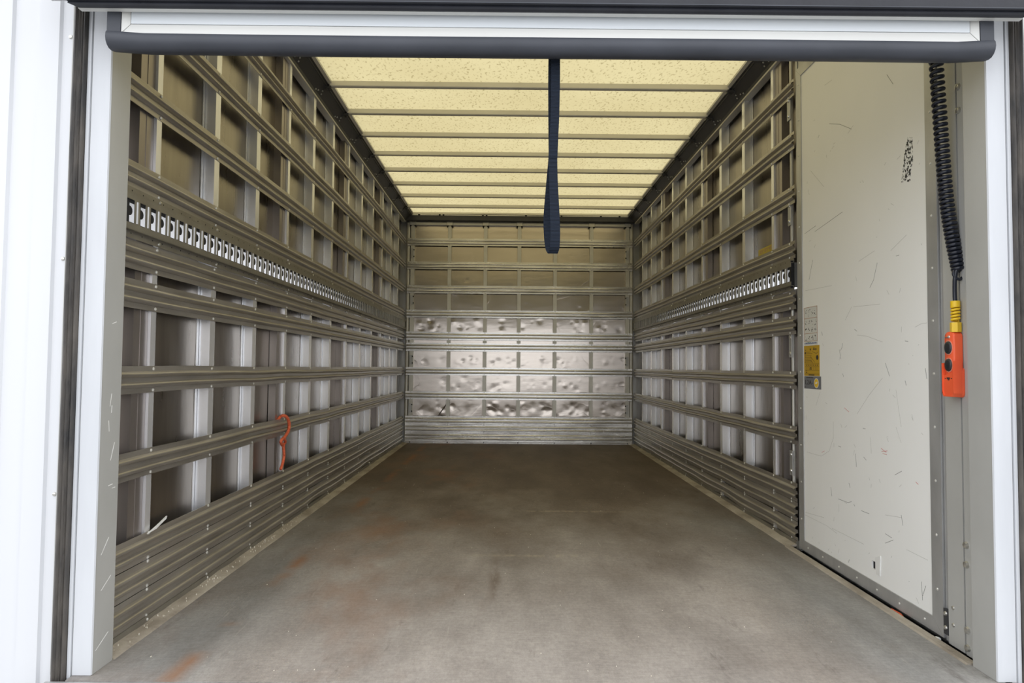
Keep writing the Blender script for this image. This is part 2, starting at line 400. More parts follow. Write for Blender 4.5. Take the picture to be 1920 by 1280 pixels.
# ------------------------------------------------------------------ side walls
def side_wall(sx, y_start, name, label):
    # outer shell of the body, open behind the perforated rail
    sh = MB()
    sh.box(sx*1.286, sx*1.306, 1.83, 7.06, -0.10, 1.180); sh.box(sx*1.286, sx*1.306, 1.83, 7.06, 1.288, 2.47)
    sh.box(sx*1.286, sx*1.306, 1.83, y_start+0.03, 1.180, 1.288); sh.box(sx*1.286, sx*1.306, D-0.07, 7.06, 1.180, 1.288)
    sh.box(sx*1.221, sx*1.286, D-0.07, D-0.06, 1.176, 1.292); sh.box(sx*1.221, sx*1.286, y_start+0.02, y_start+0.03, 1.176, 1.292)
    root = obj(name, sh, 'galv', None, (0, 0, 0), label=label, cat='wall', kind='structure')
    y_end = D-0.012
    # skins: one sheet per bay, above and below the slotted rail
    edges = [y_start]+[y+0.02 for y in UPY if y > y_start+0.1]+[y_end]
    for i in range(len(edges)-1):
        a, b = edges[i], edges[i+1]
        for z0, z1 in ((-0.01, 1.178), (1.29, 2.345)):
            sd = random.random()*50; bow = random.uniform(-0.003, 0.003)
            g = MB().grid(lambda u, v: (sx*(1.276+bow*math.sin(math.pi*u)*math.sin(math.pi*v)+0.0012*mnoise.noise(Vector((u*2, v*4, sd)))), a+0.002+(b-a-0.004)*u, z0+(z1-z0)*v), 8, 16)
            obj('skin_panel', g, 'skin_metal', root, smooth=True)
    # uprights
    for k, y in enumerate(UPY):
        if y < y_start+0.05: continue
        for z0, z1 in ((-0.01, 1.178), (1.29, 2.335)):
            m = MB()
            if k % 3 == 0:
                pl = MB()
                pl.box(sx*1.240, sx*1.275, y-0.080, y-0.043, z0, z1); pl.box(sx*1.240, sx*1.275, y-0.040, y-0.001, z0, z1)
                pl.box(sx*1.2385, sx*1.262, y-0.0435, y-0.0395, z0, z1)
                m.box(sx*1.231, sx*1.275, y, y+0.030, z0, z1)
                u = obj('upright', m, 'upright_metal', root)
                obj('joint_plate', pl, 'joint_metal', u)
            else:
                m.box(sx*1.231, sx*1.275, y, y+0.042, z0, z1)
                m.box(sx*1.272, sx*1.275, y-0.016, y-0.003, z0, z1)
                obj('upright', m, 'upright_metal', root)
    # rails
    def rivets(rail, z0, z1, inset=0.008):
        r = MB()
        for y in UPY:
            if y > y_start+0.02:
                for z in (z0+inset, z1-inset): r.dome((sx*XB, y+0.018, z), (-sx, 0, 0), 0.0056, 0.0042, 6)
        if sx > 0:
            for z in (z0+inset, z1-inset): r.dome((sx*XB, y_start+0.06, z), (-sx, 0, 0), 0.0056, 0.0042, 6)
        obj('rivets', r, 'rivet', rail, kind='stuff', smooth=True)
    ts = lin(y_start, y_end, 44)
    for li, (z0, z1) in enumerate(LV):
        pr = rail_profile(z1-z0); sd = li+sx*20
        amp = 0.0025 if li < 6 else 0.004
        m = MB().sweep(pr, lambda p, t: (sx*(XB-p[0]-wob(t, sd+3, 0.002)), t, z0+p[1]+wob(t*2, sd, amp)), ts)
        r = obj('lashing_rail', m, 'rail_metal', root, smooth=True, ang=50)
        rivets(r, z0, z1)
    # kick rails, dented towards the front
    for ki, (z0, z1) in enumerate(KICK):
        pr = rail_profile(z1-z0-0.0026); sd = 40+ki+sx*9
        tk = lin(y_start, y_end, 90)
        def fz(t, p):
            far = max(0.0, min(1.0, (t-2.6)/1.2)) if sx < 0 else 1.0
            a = (0.010 if ki == 0 else 0.006 if ki == 1 else 0.004)*far
            low = 1.0-p[1]/(z1-z0) if ki == 0 else 0.6
            return a*max(0.0, mnoise.noise(Vector((t*2.1, 3.3+sx*5, 0)))*1.6)*low
        m = MB().sweep(pr, lambda p, t: (sx*(XB-p[0]+fz(t, p)*0.6), t, z0+0.0013+p[1]+fz(t, p)), tk)
        r = obj('kick_rail', m, 'rail_metal', root, smooth=True, ang=50)
        rivets(r, z0, z1, 0.006)
    sk = MB().box(sx*1.224, sx*1.240, y_start, y_end, FLOOR_Z-0.02, 0.004)
    s_ = obj('skirting_plate', sk, 'perf_metal', root)
    r = MB()
    for y in UPY:
        if y > y_start: r.dome((sx*1.224, y+0.018, -0.007), (-sx, 0, 0), 0.005, 0.004, 6)
    obj('rivets', r, 'rivet', s_, kind='stuff', smooth=True)
    # perforated rail: raised box section with upright slots
    z0, z1 = PERF; zs0, zs1 = 1.199, 1.268
    xf, xo = 1.207, 1.220
    m = MB()
    def strip(pa, pb):      # thin plate between two (x, z) points
        (xa, za), (xb, zb) = pa, pb
        dx, dz = xb-xa, zb-za; l = math.hypot(dx, dz); nx, nz_ = dz/l*0.002, -dx/l*0.002
        q = [(xa, za), (xb, zb), (xb+abs(nx)*1.0, zb+nz_), (xa+abs(nx)*1.0, za+nz_)]
        m.prism(q, lambda p, t: (sx*p[0], t, p[1]), y_start, y_end)
    m.box(sx*xo, sx*(xo+0.002), y_start, y_end, z0+0.001, z0+0.024)
    m.box(sx*xf, sx*(xo+0.002), y_start, y_end, z0+0.022, z0+0.024)
    m.box(sx*xf, sx*(xf+0.002), y_start, y_end, z0+0.0235, zs0)
    m.box(sx*xf, sx*(xf+0.002), y_start, y_end, zs1, z1-0.0235)
    m.box(sx*xf, sx*(xo+0.002), y_start, y_end, z1-0.024, z1-0.022)
    m.box(sx*xo, sx*(xo+0.002), y_start, y_end, z1-0.024, z1-0.001)
    bars = MB(); discs = MB(); y = 1.931; ys = []
    while y < y_end-0.03:
        if y > y_start+0.01: ys.append(y)
        y += 0.0583
    prev = y_start
    for yb in ys:
        m.box(sx*xf, sx*(xf+0.002), yb-0.014, yb+0.014, zs0, zs1)
        bars.prism([(-0.0045, 0), (-0.0025, 0.003), (0.0025, 0.003), (0.0045, 0)], lambda p, t: (sx*(xf-p[1]), yb+p[0], t), zs0+0.002, zs1-0.002)
        # dark bars painted as the shade round each slot's edges, with a dark disc
        c = yb-0.0583+0.014
        discs.box(sx*(xf+0.003), sx*(xf+0.011), c-0.006, c+0.008, zs0-0.004, zs1+0.004)
        discs.disc((sx*(xf+0.004), c+0.009, (zs0+zs1)/2+0.001), (-sx, 0, 0), 0.0140, 0.0015, 16)
        discs.box(sx*(xf+0.004), sx*(xf+0.006), c, c+0.034, zs1-0.010, zs1+0.006)
        discs.box(sx*(xf+0.004), sx*(xf+0.006), c, c+0.034, zs0-0.006, zs0+0.003)
    pr_ = obj('perforated_rail', m, 'perf_metal', root)
    obj('slot_ribs', bars, 'galv', pr_, kind='stuff')
    obj('slot_shade_and_discs', discs, 'dark', pr_, kind='stuff')
    cap_ = MB().box(sx*(xf+0.003), sx*1.226, y_start+0.004, y_start+0.007, zs0-0.03, zs1+0.03); obj('end_shade_plate', cap_, 'dark', pr_)  # dark plate added in place of the shaded hollow at the rail end
    bk = MB().grid(lambda u, v: (sx*1.219, y_start+0.025+(y_end-y_start-0.09)*u, zs0-0.010+(zs1-zs0+0.022)*v), 20, 1)
    obj('white_backing_strip', bk, 'white_strip', pr_)
    r = MB(); h = MB(); yy = y_start+0.03
    while yy < y_end:
        for z in (z0+0.015, z1-0.012): h.disc((sx*(xo-0.0001), yy, z), (-sx, 0, 0), 0.0024, 0.0004, 6)
        yy += 0.0583
    for y in UPY:
        if y > y_start+0.02:
            for z in (z0+0.011, z1-0.011): r.dome((sx*xo, y+0.014, z), (-sx, 0, 0), 0.0065, 0.005, 8)
    obj('bolt_heads', r, 'bolt', pr_, kind='stuff', smooth=True)
    obj('nail_holes', h, 'dark', pr_, kind='stuff')
    # capping along the wall top
    cp = MB().box(sx*1.222, sx*1.262, y_start, D-0.03, 2.325, 2.352)
    obj('top_capping', cp, 'light_alu', root)
    return root

WL = side_wall(-1, 1.835, 'wall_left', 'left side wall of the cargo box with ribbed metal rails')
WR = side_wall(1, 3.0405, 'wall_right', 'right side wall of the cargo box with ribbed metal rails up to the white side door')

# peeled sliver of metal on the kick rail
m = MB(); m.prism([(0, 0), (0.05, 0.004), (0.11, 0.022), (0.115, 0.030), (0.05, 0.012)], lambda p, t: (t, 2.06+p[0], 0.262+p[1]), -1.222, -1.218)
obj('peeled_sliver', m, 'chip_white', WL)

# vertical rod with hinge plates by the side door
rod = MB().tube([(1.245, 3.108, -0.01), (1.245, 3.108, 2.33)], 0.0085, 10)
ro = obj('lock_rod', rod, 'light_alu', WR, smooth=True)
for zc in (2.045, 1.535, 0.905, 0.350):
    hp = bevel_box(1.232, 1.238, 3.092, 3.130, zc-0.058, zc+0.058, 0.004)
    h_ = obj('hinge_plate', hp, 'galv', WR)
    bb = MB()
    for dz in (-0.038, 0.038): bb.dome((1.232, 3.110, zc+dz), (-1, 0, 0), 0.009, 0.007, 8)
    obj('bolt_heads', bb, 'bolt', h_, smooth=True)

# ------------------------------------------------------------------ front bulkhead
def back_wall():
    sh = MB().box(-1.306, 1.306, 7.045, 7.065, -0.10, 2.47)
    root = obj('wall_back', sh, 'galv', None, label='front bulkhead of the cargo box with dented metal panels and horizontal rails', cat='wall', kind='structure')
    vx = [-1.150, -0.754, -0.369, -0.006, 0.379, 0.768, 1.155]
    rows = [(0.27, 0.44), (0.53, 0.70), (0.79, 0.95), (1.05, 1.07), (1.16, 1.31), (1.4, 1.56)]
    for i in range(6):
        a, b = vx[i], vx[i+1]
        dents = []
        for r_ in range(34):
            z = random.choice([0.30, 0.33, 0.36, 0.40, 0.58, 0.64, 0.82, 0.88, 1.20, 1.26])+random.uniform(-0.03, 0.03)
            dents.append((random.uniform(0.03, b-a-0.03), z, random.uniform(0.006, 0.03), random.uniform(0.0004, 0.0024)*random.choice((1, 1, -1))))
        for r_ in range(3): dents.append((random.uniform(0.03, b-a-0.03), random.uniform(1.42, 2.2), random.uniform(0.008, 0.02), random.uniform(0.0006, 0.0014)))
        for r_ in range(3): dents.append((random.uniform(0.05, b-a-0.05), random.uniform(0.3, 0.38), random.uniform(0.03, 0.06), random.uniform(0.001, 0.0025)))
        sd = random.random()*40
        def fn(u, v):
            x = (b-a)*u; z = -0.01+2.345*v
            d = 0.0
            for dx, dz, s, am in dents:
                q = ((x-dx)**2+(z-dz)**2)/(s*s)
                if q < 9: d += am*math.exp(-q)
            d += 0.002*mnoise.noise(Vector((x*3, z*3, sd)))
            return (a+x, 7.030+d, z)
        g = MB().grid(fn, 30, 170)
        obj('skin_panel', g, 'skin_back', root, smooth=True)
    for x in vx:
        wd = 0.019 if -1.1 < x < 1.1 else 0.021
        m = MB().box(x-wd, x+wd, 6.992, 7.030, -0.01, 2.335)
        obj('upright', m, 'light_alu', root)
    for zi, (z0, z1) in enumerate(LV):
        pr = rail_profile(z1-z0)
        m = MB().sweep(pr, lambda p, t: (t, 6.990-p[0]-wob(t*2, zi+70, 0.0015), z0+p[1]+wob(t, zi+90, 0.002)), lin(-1.205, 1.205, 14))
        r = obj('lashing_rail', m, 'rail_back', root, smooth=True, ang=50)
        rv = MB()
        for x in vx:
            for z in (z0+0.008, z1-0.008): rv.dome((x, 6.990, z), (0, -1, 0), 0.005, 0.003, 6)
        obj('rivets', rv, 'galv', r, kind='stuff', smooth=True)
    for ki, (z0, z1) in enumerate(KICK):
        pr = rail_profile(z1-z0-0.001)
        m = MB().sweep(pr, lambda p, t: (t, 6.990-p[0]+wob(t*4+1, ki*0.3+120, 0.004), z0+0.0005+p[1]+wob(t*2, ki+130, 0.002)), lin(-1.205, 1.205, 40))
        r = obj('kick_rail', m, 'rail_back', root, smooth=True, ang=50)
        rv = MB()
        for x in vx:
            for z in (z0+0.007, z1-0.007): rv.dome((x, 6.990, z), (0, -1, 0), 0.005, 0.003, 6)
        obj('rivets', rv, 'galv', r, kind='stuff', smooth=True)
    sk = MB().box(-1.205, 1.205, 6.980, 6.990, FLOOR_Z, 0.003)
    s_ = obj('skirting_plate', sk, 'rail_back', root)
    rv = MB()
    for x in vx: rv.disc((x, 6.980, -0.010), (0, -1, 0), 0.006, 0.001, 8)
    obj('bolt_heads', rv, 'dark', s_, kind='stuff')
    # corner posts with lugs
    for s in (-1, 1):
        m = MB(); c = (s*1.1985, 7.012)
        pts = [(c[0]+0.020*math.cos(a), c[1]+0.014*math.sin(a)) for a in [2*math.pi*i/14 for i in range(14)]]
        m.prism(pts, lambda p, t: (p[0], p[1], t), -0.01, 2.335)
        obj('corner_post', m, 'light_alu', root, smooth=True)
        for zc in (2.00, 1.50, 0.86, 0.35):
            l = bevel_box(s*1.150-0.014, s*1.150+0.014, 6.982, 6.992, zc-0.05, zc+0.05, 0.002)
            lu = obj('hinge_plate', l, 'galv', root)
            bb = MB()
            for dz in (-0.035, 0.035): bb.dome((s*1.136, 6.985, zc+dz), (0, -1, 0), 0.008, 0.006, 8)
            obj('bolt_heads', bb, 'dark', lu)
    # top frame, dark header and clamps
    m = MB().box(-1.18, 1.18, 6.985, 7.030, 2.308, 2.336); obj('top_frame', m, 'light_alu', root)
    m = MB(); m.prism([(6.940, 2.349), (6.940, 2.398), (6.955, 2.405), (7.04, 2.405), (7.04, 2.338), (6.955, 2.338)], lambda p, t: (t, p[0], p[1]), -1.215, 1.215)
    h_ = obj('dark_header', m, 'cant_metal', root)
    for x in vx:
        c = bevel_box(x-0.034, x+0.034, 6.976, 6.986, 2.302, 2.352, 0.004)
        co = obj('clamp', c, 'light_alu' if abs(x) < 1.1 else 'galv', root)
        bb = MB()
        for dx in (-0.024, 0.024):
            bb.dome((x+dx, 6.976, 2.342), (0, -1, 0), 0.006, 0.005, 6)
        obj('bolt_heads', bb, 'bolt', co)
        b2 = MB()
        for dx in (-0.024, 0.024): b2.box(x+dx-0.009, x+dx+0.009, 6.980, 7.02, 2.292, 2.302)
        obj('bolt_ends', b2, 'dark', co)
    nb = MB()
    for x in (-1.08, -0.86, -0.82, -0.40, -0.36, 0.06, 0.44, 0.86, 1.06): nb.box(x-0.009, x+0.009, 6.938, 6.95, 2.398, 2.412)
    obj('bolt_ends', nb, 'dark', h_, kind='stuff')
    return root
WB = back_wall()
m = MB().tube([(-0.85, 7.012, 0.275), (-0.775, 7.015, 0.385)], 0.006, 6)
obj('scraped_dent', m, 'joint_metal', WB)

# ------------------------------------------------------------------ ceiling
cs = MB().grid(lambda u, v: (-1.19+2.38*u, 1.70+5.35*v, 2.428), 12, 26)
CE = obj('ceiling', cs, 'roof_grp', None, label='translucent yellowish fibreglass roof of the cargo box with cross bows', cat='ceiling', kind='structure')
for k, y in enumerate(UPY):
    yb = y+0.022
    m = MB(); m.prism([(yb, 2.427), (yb, 2.400), (yb+0.004, 2.396), (yb+0.027, 2.396), (yb+0.030, 2.400), (yb+0.030, 2.427)], lambda p, t: (t, p[0], p[1]), -1.150, 1.150)
    b_ = obj('roof_bow', m, 'bow_alu', CE)
    e = MB()
    for s in (-1, 1):
        e.box(s*1.142, s*1.176, yb-0.006, yb+0.038, 2.384, 2.396); e.box(s*1.176, s*1.186, yb-0.006, yb+0.002, 2.372, 2.396)
        e.dome((s*1.158, yb+0.012, 2.384), (0, 0, -1), 0.008, 0.008, 6)
    obj('end_brackets', e, 'cant_metal', b_, kind='stuff')
m = MB().box(-1.15, 1.15, 6.915, 6.945, 2.408, 2.427); obj('end_batten', m, 'bow_alu', CE)
for s in (-1, 1):
    pts = [(1.286, 2.336), (1.222, 2.336), (1.216, 2.350), (1.172, 2.394), (1.166, 2.394), (1.166, 2.402), (1.156, 2.404), (1.156, 2.412), (1.286, 2.412)]
    m = MB(); m.prism(pts, lambda p, t: (s*p[0], t, p[1]), 1.75, 6.96)
    c_ = obj('cant_rail', m, 'cant_metal', CE)
    m = MB(); m.prism([(1.157, 2.405), (1.140, 2.414), (1.140, 2.427), (1.157, 2.427)], lambda p, t: (s*p[0], t, p[1]), 1.75, 6.93)
    obj('edge_strip', m, 'light_alu', CE)
    m = MB(); m.box(s*1.156, s*1.306, 1.75, 7.06, 2.412, 2.4275)
    m.box(s*1.180, s*1.306, 1.75, 7.06, 2.4275, 2.47)
    obj('roof_edge', m, 'galv', CE)
    bb = MB()
    for y in UPY:
        for dy, dx in ((-0.012, 0.006), (0.045, 0.006), (0.03, 0.018), (-0.04, 0.0)): bb.dome((s*(1.212-dx), y+dy, 2.352+dx), (-s*0.7, 0, -0.7), 0.0055, 0.006, 6)
    obj('bolt_heads', bb, 'galv', c_, kind='stuff')

# ------------------------------------------------------------------ floor, kerbs, sill, ground
fl = MB().box(-1.23, 1.200, 1.715, 7.05, FLOOR_Z-0.04, FLOOR_Z)
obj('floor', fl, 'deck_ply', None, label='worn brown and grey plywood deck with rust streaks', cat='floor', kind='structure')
def kerb(s, y0, y1, name, label):
    m = MB(); n = 90
    pts = lambda t: [(s*(1.176+0.004*mnoise.noise(Vector((t*5, s, 2)))), FLOOR_Z), (s*1.182, FLOOR_Z+0.004+0.002*mnoise.noise(Vector((t*9, s, 5)))),
                     (s*1.206, FLOOR_Z+0.007+0.004*mnoise.noise(Vector((t*13, s, 7)))), (s*1.2235, FLOOR_Z+0.010+0.005*mnoise.noise(Vector((t*11, s, 9)))), (s*1.2235, FLOOR_Z)]
    b = len(m.v); ts = lin(y0, y1, n)
    for t in ts: m.v += [(x, t, z) for x, z in pts(t)]
    for k in range(n):
        for i in range(5): m.f.append((b+k*5+i, b+k*5+(i+1) % 5, b+(k+1)*5+(i+1) % 5, b+(k+1)*5+i))
    m.f.append(tuple(b+i for i in range(5))); m.f.append(tuple(b+n*5+i for i in range(5)))
    return obj(name, m, 'kerb', None, smooth=True, label=label, cat='kerb', kind='structure')
kerb(-1, 1.835, 6.975, 'baseboard_left', 'dusty kerb strip at the foot of the left wall')
kerb(1, 3.04, 6.975, 'baseboard_right', 'dusty kerb strip at the foot of the ribbed right wall')
m = MB(); m.prism([(1.168, FLOOR_Z), (1.172, FLOOR_Z+0.005), (1.198, FLOOR_Z+0.005), (1.200, FLOOR_Z)], lambda p, t: (p[0], t, p[1]), 1.84, 3.038)
obj('baseboard_door', m, 'kerb', None, label='pale kerb strip along the foot of the white side door', cat='kerb', kind='structure')
m = MB(); m.prism([(1.660, FLOOR_Z-0.006), (1.713, FLOOR_Z-0.002), (1.713, FLOOR_Z-0.14), (1.660, FLOOR_Z-0.14)], lambda p, t: (t, p[0], p[1]), -1.28, 1.28)
obj('trim_1', m, 'galv', None, label='metal sill at the rear edge of the deck', cat='sill', kind='structure')
m = MB().box(-40, 40, -50, 60, -1.06, -1.0)
obj('ground', m, 'asphalt', None, label='grey asphalt yard around the vehicle', cat='ground', kind='structure')
# chassis under the deck so that the body stands on the yard
m = MB().box(-0.45, -0.37, 1.75, 7.0, -0.30, FLOOR_Z-0.041).box(0.37, 0.45, 1.75, 7.0, -0.30, FLOOR_Z-0.041)
for y in (1.9, 4.5, 6.8): m.box(-0.6, 0.6, y, y+0.08, -1.0, -0.30)
obj('chassis', m, 'dark', None, label='dark chassis beams under the cargo box', cat='chassis', kind='structure')

# ------------------------------------------------------------------ rear frame posts and seals
def post(s, name, label):
    pts = [(s*1.180, 1.746), (s*1.184, 1.742), (s*1.236, 1.742), (s*1.240, 1.746), (s*1.290, 1.746), (s*1.290, 1.832), (s*1.180, 1.832)]
    m = MB(); m.prism(pts, lambda p, t: (p[0], p[1], t), FLOOR_Z+0.0005, 2.47)
    r = thing(name, (s*1.235, 1.79, FLOOR_Z), label=label, cat='post', kind='structure')
    body = MB().box(s*1.1805, s*1.290, 1.7445, 1.832, FLOOR_Z+0.0005, 2.47)
    obj('post_body', body, 'post_grey', r)
    face = MB(); face.prism([(s*1.180, 1.7445), (s*1.182, 1.7405), (s*1.230, 1.7405), (s*1.232, 1.7445)], lambda p, t: (p[0], p[1], t), FLOOR_Z+0.001, 2.47)
    obj('front_face', face, 'post_white', r, label='white painted front face')
    st = MB().box(s*1.2335, s*1.2425, 1.738, 1.7445, FLOOR_Z-0.02, 2.47)
    obj('edge_strip', st, 'post_white', r)
    return r
P1 = post(-1, 'trim_2', 'left rear door post, grey inside and white on its front face')
P2 = post(1, 'trim_3', 'right rear door post beside the hanging control pendant')
sc = MB()
for (z, dy, l, t) in ((0.90, 0.05, 0.02, 0.3), (0.69, 0.045, 0.035, 1.4), (0.665, 0.05, 0.02, 1.5), (0.62, 0.04, 0.03, 1.7), (0.55, 0.06, 0.05, 1.25), (0.46, 0.055, 0.02, 0.1), (0.45, 0.07, 0.015, 0.05), (0.30, 0.04, 0.05, 0.9), (0.2, 0.05, 0.05, 0.6), (0.05, 0.04, 0.06, 0.5)):
    y = 1.742+dy; sc.prism([(-l/2, -0.001), (l/2, -0.0012), (l/2, 0.0012), (-l/2, 0.001)], lambda p, q: (q, y+p[0]*math.cos(t)-p[1]*math.sin(t), z+p[0]*math.sin(t)+p[1]*math.cos(t)), -1.1803, -1.1805)
obj('scratches', sc, 'chip_white', P1, kind='stuff')

def seal(s, name, label):
    r = thing(name, (s*1.26, 1.74, FLOOR_Z-0.3), label=label, cat='seal', kind='structure')
    m = MB(); pts = [(1.2435, 1.744), (1.2435, 1.730), (1.2475, 1.727), (1.2515, 1.730), (1.2525, 1.735), (1.256, 1.730), (1.260, 1.733), (1.264, 1.729), (1.268, 1.733), (1.273, 1.728), (1.279, 1.732), (1.279, 1.744)]
    ts = lin(FLOOR_Z-0.35, 1.80, 60)
    m.sweep(pts, lambda p, t: (s*(p[0]+wob(t*3, 5, 0.0015)), p[1], t), ts)
    obj('lip', m, 'rubber_worn', r, smooth=True, ang=60)
    return r
seal(-1, 'trim_4', 'worn black rubber seal strip up the left rear post')
seal(1, 'trim_5', 'black rubber seal strip up the right rear post')

# header above the doorway with ribbed rubber
HD = thing('trim_6', (0, 1.66, 1.70), label='header over the rear doorway with black ribbed rubber seal', cat='header', kind='structure')
m = MB().box(-1.29, 1.29, 1.640, 1.662, 1.722, 2.47); obj('header_beam', m, 'post_white', HD)
m = MB().box(-1.215, 1.215, 1.650, 1.666, 1.6975, 1.704); obj('bead_strip', m, 'strip_cream', HD)
pts = [(1.648, 1.697), (1.640, 1.694), (1.634, 1.697), (1.631, 1.7005), (1.634, 1.7055), (1.628, 1.707), (1.626, 1.7095), (1.628, 1.712), (1.634, 1.7135), (1.632, 1.736), (1.636, 1.741), (1.630, 1.747), (1.636, 1.754), (1.628, 1.764), (1.648, 1.790)]
m = MB(); n = len(pts)
m.v += [(-1.208-(z-1.694)*0.22-(0.02 if z > 1.70 else 0.0), y, z) for y, z in pts]+[(1.208+(z-1.694)*0.22+(0.02 if z > 1.70 else 0.0), y, z) for y, z in pts]
for i in range(n): m.f.append((i, (i+1) % n, n+(i+1) % n, n+i))
m.f.append(tuple(range(n))[::-1]); m.f.append(tuple(range(n, 2*n)))
obj('rubber_seal', m, 'rubber', HD)
m = MB().box(-1.215, 1.215, 1.6245, 1.628, 1.7085, 1.7110); obj('seal_edge_bead', m, 'rubber_grey', HD)

# raised rear door: only its bottom edge hangs into view
DR = thing('door_1', (0, 1.69, 1.600), label='raised rear door with white frame and thick dark rubber bottom seal', cat='door', kind='structure')
m = MB().box(-1.105, 1.105, 1.688, 1.720, 1.645, 2.46); obj('panel', m, 'strip_blue', DR)
m = MB().box(-1.090, 1.090, 1.671, 1.688, 1.6695, 1.720); obj('upper_band', m, 'strip_blue', DR)
m = MB(); m.v += [(-1.112, 1.667, 1.6415), (1.112, 1.667, 1.6415), (1.092, 1.674, 1.669), (-1.092, 1.674, 1.669), (-1.112, 1.70, 1.6415), (1.112, 1.70, 1.6415), (1.092, 1.70, 1.669), (-1.092, 1.70, 1.669)]
m.f += [(0, 1, 2, 3), (4, 7, 6, 5), (0, 4, 5, 1), (3, 2, 6, 7), (0, 3, 7, 4), (1, 5, 6, 2)]
obj('bottom_frame', m, 'strip_cream', DR)
for s in (-1, 1):
    m = MB(); m.v += [(s*1.1130, 1.667, 1.643), (s*1.0925, 1.673, 1.6695), (s*1.0925, 1.673, 1.72), (s*1.1130, 1.669, 1.72), (s*1.1130, 1.70, 1.643), (s*1.0925, 1.70, 1.6695), (s*1.0925, 1.70, 1.72), (s*1.1130, 1.70, 1.72)]
    m.f += [(0, 1, 2, 3), (4, 7, 6, 5), (0, 4, 5, 1), (1, 5, 6, 2), (2, 6, 7, 3), (3, 7, 4, 0)]
    obj('side_frame', m, 'strip_cream', DR)
    m = MB().box(s*1.1140, s*1.149, 1.665, 1.720, 1.640, 2.46); obj('side_seal', m, 'rubber_grey', DR)
arc = [(1.720, 1.641), (1.664, 1.641), (1.660, 1.635), (1.659, 1.625), (1.661, 1.615), (1.667, 1.606), (1.676, 1.6005), (1.688, 1.5995), (1.706, 1.604), (1.720, 1.613)]
m = MB(); m.sweep(arc, lambda p, t: (t, p[0], p[1]+0.0008*math.sin(t*3)+(0.006*max(0, abs(t)-1.06)/0.09)), lin(-1.149, 1.149, 24))
obj('bottom_seal', m, 'rubber_grey', DR, smooth=True, ang=50)

# white ribbed panel outside the left post
r = thing('wall_exterior', (-1.6, 1.79, -0.5), label='white ribbed metal panel outside the left rear post', cat='panel', kind='structure')
m = MB(); x = -1.2805; prof = []
xs = [(-1.2805, 1.772), (-1.300, 1.772), (-1.303, 1.766), (-1.316, 1.766), (-1.319, 1.772), (-1.335, 1.772)]
cur = -1.335; prof = xs[:]
while cur > -2.2:
    prof += [(cur-0.005, 1.764), (cur-0.060, 1.764), (cur-0.065, 1.772), (cur-0.13, 1.772)]; cur -= 0.13
prof += [(cur, 1.80), (-1.2805, 1.80)]
m.prism(prof, lambda p, t: (p[0], p[1], t), -0.55, 2.47)
obj('sheet', m, 'panel_white', r)
bb = MB()
for z in (1.68, 1.07, 0.44, -0.15): bb.dome((-1.309, 1.766, z), (0, -1, 0), 0.006, 0.005, 8)
obj('screw_heads', bb, 'bolt', r, smooth=True)

# ------------------------------------------------------------------ right side: door frame, side door
FR = thing('trim_7', (1.25, 2.5, FLOOR_Z), label='grey metal frame around the white side door', cat='door frame', kind='structure')
m = MB().box(1.236, 1.284, 3.003, 3.040, FLOOR_Z-0.01, 2.335); m.box(1.228, 1.240, 3.003, 3.011, FLOOR_Z-0.01, 2.335)
obj('front_jamb', m, 'galv', FR)
m = MB().box(1.224, 1.284, 1.985, 2.006, FLOOR_Z+0.001, 2.335)
obj('seal_strip', m, 'galv', FR)
m = MB().box(1.216, 1.284, 1.914, 1.983, FLOOR_Z+0.0005, 2.335); obj('rear_jamb', m, 'post_grey', FR)
m = MB().box(1.214, 1.284, 1.834, 1.905, FLOOR_Z+0.0005, 2.335); obj('door_track', m, 'post_grey', FR)
m = MB().box(1.232, 1.284, 1.905, 1.914, FLOOR_Z+0.0005, 2.335); obj('track_slot', m, 'dark', FR)
m = MB().box(1.230, 1.284, 2.008, 2.996, 2.185, 2.335); obj('lintel', m, 'galv', FR)
bb = MB()
for z in (1.625, 1.555, 0.290, 0.235, 0.05, -0.0): bb.dome((1.214, 1.898, z), (-1, 0, 0), 0.011, 0.010, 8)
for z in (0.09, 0.04): bb.dome((1.216, 1.962, z), (-1, 0, 0), 0.006, 0.005, 8)
obj('bolt_heads', bb, 'bolt', FR, smooth=True)
m = MB(); m.prism([(1.214, 1.722), (1.150, 1.790), (1.150, 1.86), (1.214, 1.86)], lambda p, t: (p[0], t, p[1]), 1.900, 1.935)
obj('track_bracket', m, 'galv', FR)
m = MB().box(1.2145, 1.2235, 1.985, 2.004, 0.0, 0.075); pl = obj('foot_plate', m, 'cant_metal', FR)
g2 = MB().box(1.201, 1.284, 1.834, 6.99, FLOOR_Z-0.055, FLOOR_Z-0.041); obj('gap_shade', g2, 'dark', FR)  # dark box standing in for the shade in the gap below the door
bb = MB(); bb.dome((1.2145, 1.9945, 0.062), (-1, 0, 0), 0.007, 0.006, 8); bb.dome((1.2145, 1.9945, 0.020), (-1, 0, 0), 0.007, 0.006, 8)
obj('bolt_heads', bb, 'bolt', pl, smooth=True)

